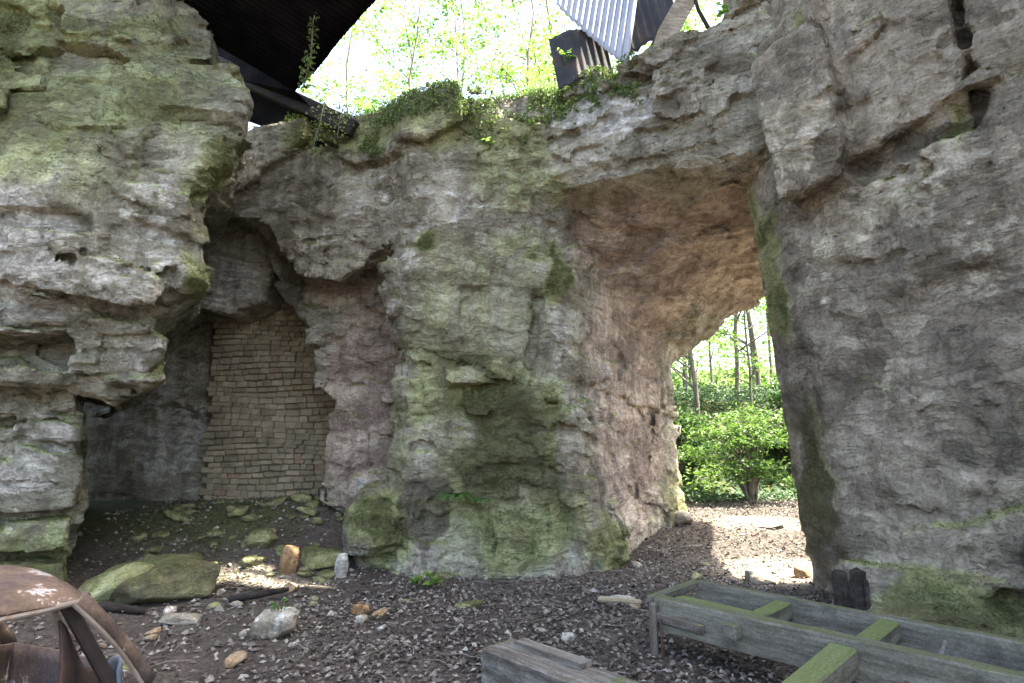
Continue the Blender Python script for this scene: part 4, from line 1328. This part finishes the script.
M_fern = leaf_mat('fern_leaf', (.05, .13, .025), (.05, .13, .025), .3, ((.10, .22, .04), (.10, .22, .04)))
def fern(loc, n, L, label):
    root = tag(empty("fern", loc), label, "fern")
    for k in range(n):
        a = R(180) + math.pi * (k + .5) / n + random.uniform(-.15, .15)
        mb = MB()
        pts = []
        for j in range(9):
            s = j / 8
            pts.append(Vector((math.cos(a) * L * s * .9, math.sin(a) * L * s * .8, L * (.75 * s - .75 * s * s) + .02)))
        mb.tube(pts, [.004 * (1 - j / 10) for j in range(9)], 5, False)
        side = Vector((-math.sin(a), math.cos(a), 0))
        for j in range(1, 9):
            for sg in (-1, 1):
                ll = L * .24 * (1 - abs(j / 8 - .4))
                p = pts[j]
                d = (pts[j] - pts[j - 1]).normalized()
                q = p + side * sg * ll + d * ll * .4
                mb.add([p - d * .016, q, p + d * .022], [(0, 1, 2)])
        mb.build("frond", M_fern, root)
    return root

def wall_point(x, z, ylim=8.6):
    """front of the rock wall at x, z"""
    d = (co[:, 0] - x) ** 2 + (co[:, 2] - z) ** 2
    c_ = np.flatnonzero((d < .004) & (co[:, 1] < ylim))
    if not len(c_):
        return 7.5
    return float(co[c_, 1].min())
fern((-.68, wall_point(-.68, .88) - .05, .90), 9, .30, "dark green fern rooted in the mossy face of the pillar")
fern((-.38, wall_point(-.38, .86) - .05, .86), 6, .17, "smaller fern tuft just right of the pillar's larger fern")
sprig("wall_plant", (.32, wall_point(.2, 6.15) - .02, 6.0), 5, .10, .07, M_leafy, "small lime green plant on the pillar just below the rim", "plant", up=.02)
sprig("wall_plant", (-.35, wall_point(-.35, 5.6) - .02, 5.55), 6, .12, .07, M_leafy, "pale green leafy plant sprouting from the upper face of the pillar", "plant", up=.02)
sprig("wall_plant", (.72, 7.30, 6.55), 6, .12, .08, M_leafy, "bright sprig in front of the crumpled dark sheet", "plant", up=.16)
sprig("rim_bush", (2.72, 6.62, 6.72), 9, .22, .10, M_leafy, "leafy green bush on the rim beside the right buttress", "bush", up=.12)

def hanging_ivy(pts, n, spread, size, label):
    root = tag(empty("hanging_ivy", pts[0]), label, "ivy")
    P = [Vector(p) - Vector(pts[0]) for p in pts]
    MB().tube(P, [.008] * (len(P) - 1) + [.003], 5, False).build("stem", M_bark, root)
    ps = []
    for k in range(n):
        s = random.random() * (len(P) - 1)
        a = int(s)
        ps.append(P[a].lerp(P[a + 1], s - a) + Vector((random.gauss(0, spread), random.gauss(0, spread), random.gauss(0, spread))))
    ps = np.array(ps)
    v, f, va = leaf_cloud(ps, rng.uniform(.6, 1.2, len(ps)) * size, rng.normal(0, .5, (len(ps), 3)) + [0, -.7, .4], rng, .8)
    np_mesh("leaves", v, f, M_moss, root, False, {'v': va})
hanging_ivy([(-2.30, 6.5, 7.0), (-2.40, 6.55, 6.6), (-2.42, 6.6, 6.2), (-2.46, 6.6, 5.95), (-2.5, 6.62, 5.75)], 200, .035, .055, "long leafy ivy strand hanging from the black roof's edge")
hanging_ivy([(-2.62, 7.75, 6.25), (-2.66, 7.72, 5.9), (-2.72, 7.7, 5.6), (-2.75, 7.7, 5.35)], 130, .07, .05, "short bushy ivy trail below the rotten eave beam")
hanging_ivy([(-2.35, 7.75, 6.2), (-2.38, 7.7, 5.95), (-2.4, 7.7, 5.7)], 110, .08, .05, "ivy trail on the rim right of the eave beam's end")

# ivy on the bank beyond the arch
n = 26000
x = rng.uniform(-2, 15, n)
y = 12.9 + rng.random(n) * 9.0
pos = np.stack([x, y, G(x, y) + rng.random(n) ** 2 * (.14 + .35 * sstep(14.5, 17, y))], 1)
v, f, va = leaf_cloud(pos, rng.uniform(.07, .15, n), np.stack([rng.normal(0, .5, n), rng.normal(-.5, .5, n), np.ones(n)], 1), rng, .8)
tag(np_mesh("ivy_ground_cover", v, f, M_ivy, smooth=False, attrs={'v': va}), "glossy dark ivy covering the bank beyond the arch", "ground cover", kind='stuff')

def shrub(name, loc, rad, h, nleaf, size, mat, label, cat, lean=0, nb=20, seed=1, group=None):
    rs = random.Random(seed)
    rg = np.random.default_rng(seed)
    root = tag(empty(name, loc), label, cat, group)
    mb = MB()
    ps = []
    for k in range(nb):
        a = 6.283 * k / nb + rs.uniform(-.4, .4)
        z1 = h * rs.choice((.35, .5, .62, .75, .88, 1.0)) * rs.uniform(.9, 1.08)
        r = rad * rs.uniform(.35, 1.1) * (1.12 - .6 * (z1 / h) ** 2)
        tip = Vector((math.cos(a) * r + lean * z1, math.sin(a) * r, z1 - .18 * r))
        midp = Vector((lean * z1 * .5 + math.cos(a) * r * .35, math.sin(a) * r * .35, z1 * .78))
        mb.tube([(rs.uniform(-.06, .06), rs.uniform(-.06, .06), -.1), midp * .5 + Vector((rs.gauss(0, .05), rs.gauss(0, .05), 0)), midp, tip], [.04, .028, .018, .005], 6, False)
        w = rs.uniform(.4, 1.3)
        for j in range(5):
            q = midp.lerp(tip, .15 + .85 * j / 4) + Vector((rs.gauss(0, .12), rs.gauss(0, .12), rs.gauss(0, .05)))
            e = q + Vector((rs.gauss(0, .2), rs.gauss(0, .2), rs.gauss(-.02, .08)))
            mb.tube([q, e], [.006, .002], 4, False)
            ps.append((*e, w * rs.uniform(.3, 1)))
    mb.build("branches", M_bark, root, True)
    ps = np.array(ps)
    k = rg.choice(len(ps), nleaf, p=ps[:, 3] / ps[:, 3].sum())
    q = ps[k, :3] + rg.normal(0, 1, (nleaf, 3)) * np.array([.17, .17, .055]) * rad / 1.4
    v, f, va = leaf_cloud(q, rg.uniform(.5, 1.25, nleaf) * size, rg.normal(0, .5, (nleaf, 3)) + [0, -.15, 1], rg, .5)
    va = np.repeat(np.clip(np.random.default_rng(seed).random(len(ps))[k] * .7 + rg.random(nleaf) * .3, 0, 1), 4)
    np_mesh("foliage", v, f, mat, root, False, {'v': va})
    return root
shrub("leafy_shrub", (5.05, 13.0, gz(5.05, 13.0)), 1.5, 2.35, 3800, .125, M_shrub, "spreading bright green shrub standing in the middle of the arch opening", "shrub", -.12, seed=3)
shrub("leafy_shrub", (7.3, 15.6, gz(7.3, 15.6)), 1.5, 1.9, 4200, .15, M_ivy, "dark glossy shrub behind the bright shrub near the buttress", "shrub", 0, seed=5)
shrub("leafy_shrub", (4.2, 15.6, gz(4.2, 15.6)), 1.3, 1.5, 3200, .15, M_ivy, "low dark shrub on the bank at the arch's left side", "shrub", 0, seed=7)

def tree_proto(seed, H, low):
    rs = random.Random(seed)
    rg = np.random.default_rng(seed)
    root = empty("slender_tree", (0, 0, 0))
    mb = MB()
    pts, x, y = [], 0, 0
    for j in range(13):
        pts.append(Vector((x, y, H * j / 12 - (.4 if j == 0 else 0))))
        x += rs.gauss(0, .10)
        y += rs.gauss(0, .10)
    mb.tube(pts, [.075 * (1 - .9 * j / 12) + .01 for j in range(13)], 8, False)
    tips = []
    for k in range(34):
        s = low + (1 - low) * (k + rs.random()) / 34
        a = rs.uniform(0, 6.283)
        jj = min(int(s * 12), 11)
        p = pts[jj].lerp(pts[jj + 1], s * 12 - jj)
        L = H * .17 * (1.15 - .6 * s) * rs.uniform(.5, 1.1)
        q = p + Vector((math.cos(a) * L * .55, math.sin(a) * L * .55, L * .35))
        e = p + Vector((math.cos(a + .2) * L, math.sin(a + .2) * L, L * .45))
        mb.tube([p, q, e], [.04 * (1.1 - s), .025 * (1.1 - s) + .004, .005], 5, False)
        for j in range(5):
            c0 = q.lerp(e, j / 4)
            c1 = c0 + Vector((rs.gauss(0, .32), rs.gauss(0, .32), rs.gauss(.02, .2)))
            mb.tube([c0, c1], [.007, .003], 4, False)
            tips.append((*c1, rs.random() ** 1.5 + .05))
    mb.build("trunk", M_bark, root, True)
    tips = np.array(tips)
    n = 3400
    k = rg.choice(len(tips), n, p=tips[:, 3] / tips[:, 3].sum())
    q = tips[k, :3] + rg.normal(0, 1, (n, 3)) * [.21, .21, .09]
    v, f, va = leaf_cloud(q, rg.uniform(.09, .19, n), rg.normal(0, .5, (n, 3)) + [0, 0, 1], rg, .6)
    np_mesh("crown", v, f, M_leafy, root, False, {'v': va})
    return root
# undergrowth on the bank top between the ivy and the far wood
n = 15000
x = rng.uniform(-14, 26, n)
y = 20.5 + rng.random(n) * 15
hh = 1.6 * np.clip(.55 + fbm(np.stack([x, y, x * 0], 1).astype(np.float32) * .45, 3, 71), .08, 1.3)
pos = np.stack([x, y, G(x, y) + rng.random(n) * hh], 1)
v, f, va = leaf_cloud(pos, rng.uniform(.14, .34, n), rng.normal(0, .55, (n, 3)) + [0, -.2, 1], rng, .6)
tag(np_mesh("bank_undergrowth", v, f, M_shrub, smooth=False, attrs={'v': va}), "mixed green undergrowth along the top of the bank", "undergrowth", kind='stuff')

# far woodland that reads as one leafy mass
n = 15000
x = rng.uniform(-25, 48, n)
y = 38 + rng.random(n) * 14
pos = np.stack([x, y, G(x, y) + rng.random(n) ** 1.5 * 8], 1)
keep = fbm((pos * .33).astype(np.float32), 3, 404) > -.06
pos = pos[keep]
v, f, va = leaf_cloud(pos, rng.uniform(.22, .5, len(pos)), rng.normal(0, .6, (len(pos), 3)) + [0, 0, 1], rng, .7)
tag(np_mesh("distant_woodland", v, f, M_leafy, smooth=False, attrs={'v': va}), "sunlit spring foliage of the distant wood", "woodland", kind='stuff')

protos = [tree_proto(50 + k, H, low) for k, (H, low) in enumerate(((16, .10), (18, .22), (14, .06)))]
beyond = [(7.3, 19.5), (8.9, 21.5), (9.3, 23.0), (6.5, 22.5), (11.2, 25), (8.0, 27), (10.0, 30), (12.6, 29), (5.4, 17.5), (7.0, 17.6), (8.6, 18.2)]
over = [(-4.6, 13.2), (-3.0, 15.6), (-1.2, 17.5), (-2.4, 20), (.4, 15.0), (2.0, 18.5), (-.4, 22), (-5.5, 19), (1.0, 25), (-7.5, 16), (3.8, 22), (-3.9, 25)]
rs = random.Random(12)
for i, (x, y) in enumerate(beyond + over):
    o = protos[i] if i < 3 else copy_tree(protos[i % 3])
    o.location = (x, y, gz(x, y))
    o.rotation_euler = (rs.gauss(0, .03), rs.gauss(0, .03), rs.uniform(0, 6.28))
    s = rs.uniform(.85, 1.15)
    if i in (9, 10, 11):
        s *= .45
    o.scale = (s, s, s)
    if i < len(beyond):
        tag(o, "slender woodland tree with lime leaves beyond the arch opening", "tree", "trees seen through the arch")
    else:
        tag(o, "slender sunlit woodland tree rising behind the mossy rock rim", "tree", "trees seen above the rim")

# unseen tree added on the right cliff to shade the quarry floor
def shade_tree():
    root = tag(empty("shade_tree", (4.6, 4.9, 13.6)), "dense out-of-view tree added above the right cliff to cast shade", "tree")
    mb = MB()
    mb.tube([(0, 0, -.4), (-.3, .7, .8), (-.9, 1.6, 1.8), (-1.2, 2.2, 3.0)], [.2, .16, .12, .05], 8, False)
    for k in range(10):
        a = k * .63
        mb.tube([(-.5, 1.0, 1.2), (-1.0 + math.cos(a) * 1.0, 1.7 + math.sin(a) * .9, 1.9), (-1.1 + math.cos(a) * 2.1, 1.9 + math.sin(a) * 1.7, 2.2)], [.07, .05, .015], 6, False)
    mb.build("trunk", M_bark, root, True)
    n = 13000
    p = rng.normal(size=(n, 3))
    p /= np.linalg.norm(p, axis=1)[:, None]
    p *= (rng.random(n) ** .4)[:, None] * [2.1, 2.1, 1.2]
    v, f, va = leaf_cloud(p + [-2.4, 1.7, 2.1], rng.uniform(.14, .28, n), rng.normal(0, .4, (n, 3)) + [0, 0, 1], rng, .6)
    np_mesh("crown", v, f, M_leafy, root, False, {'v': va})
shade_tree()
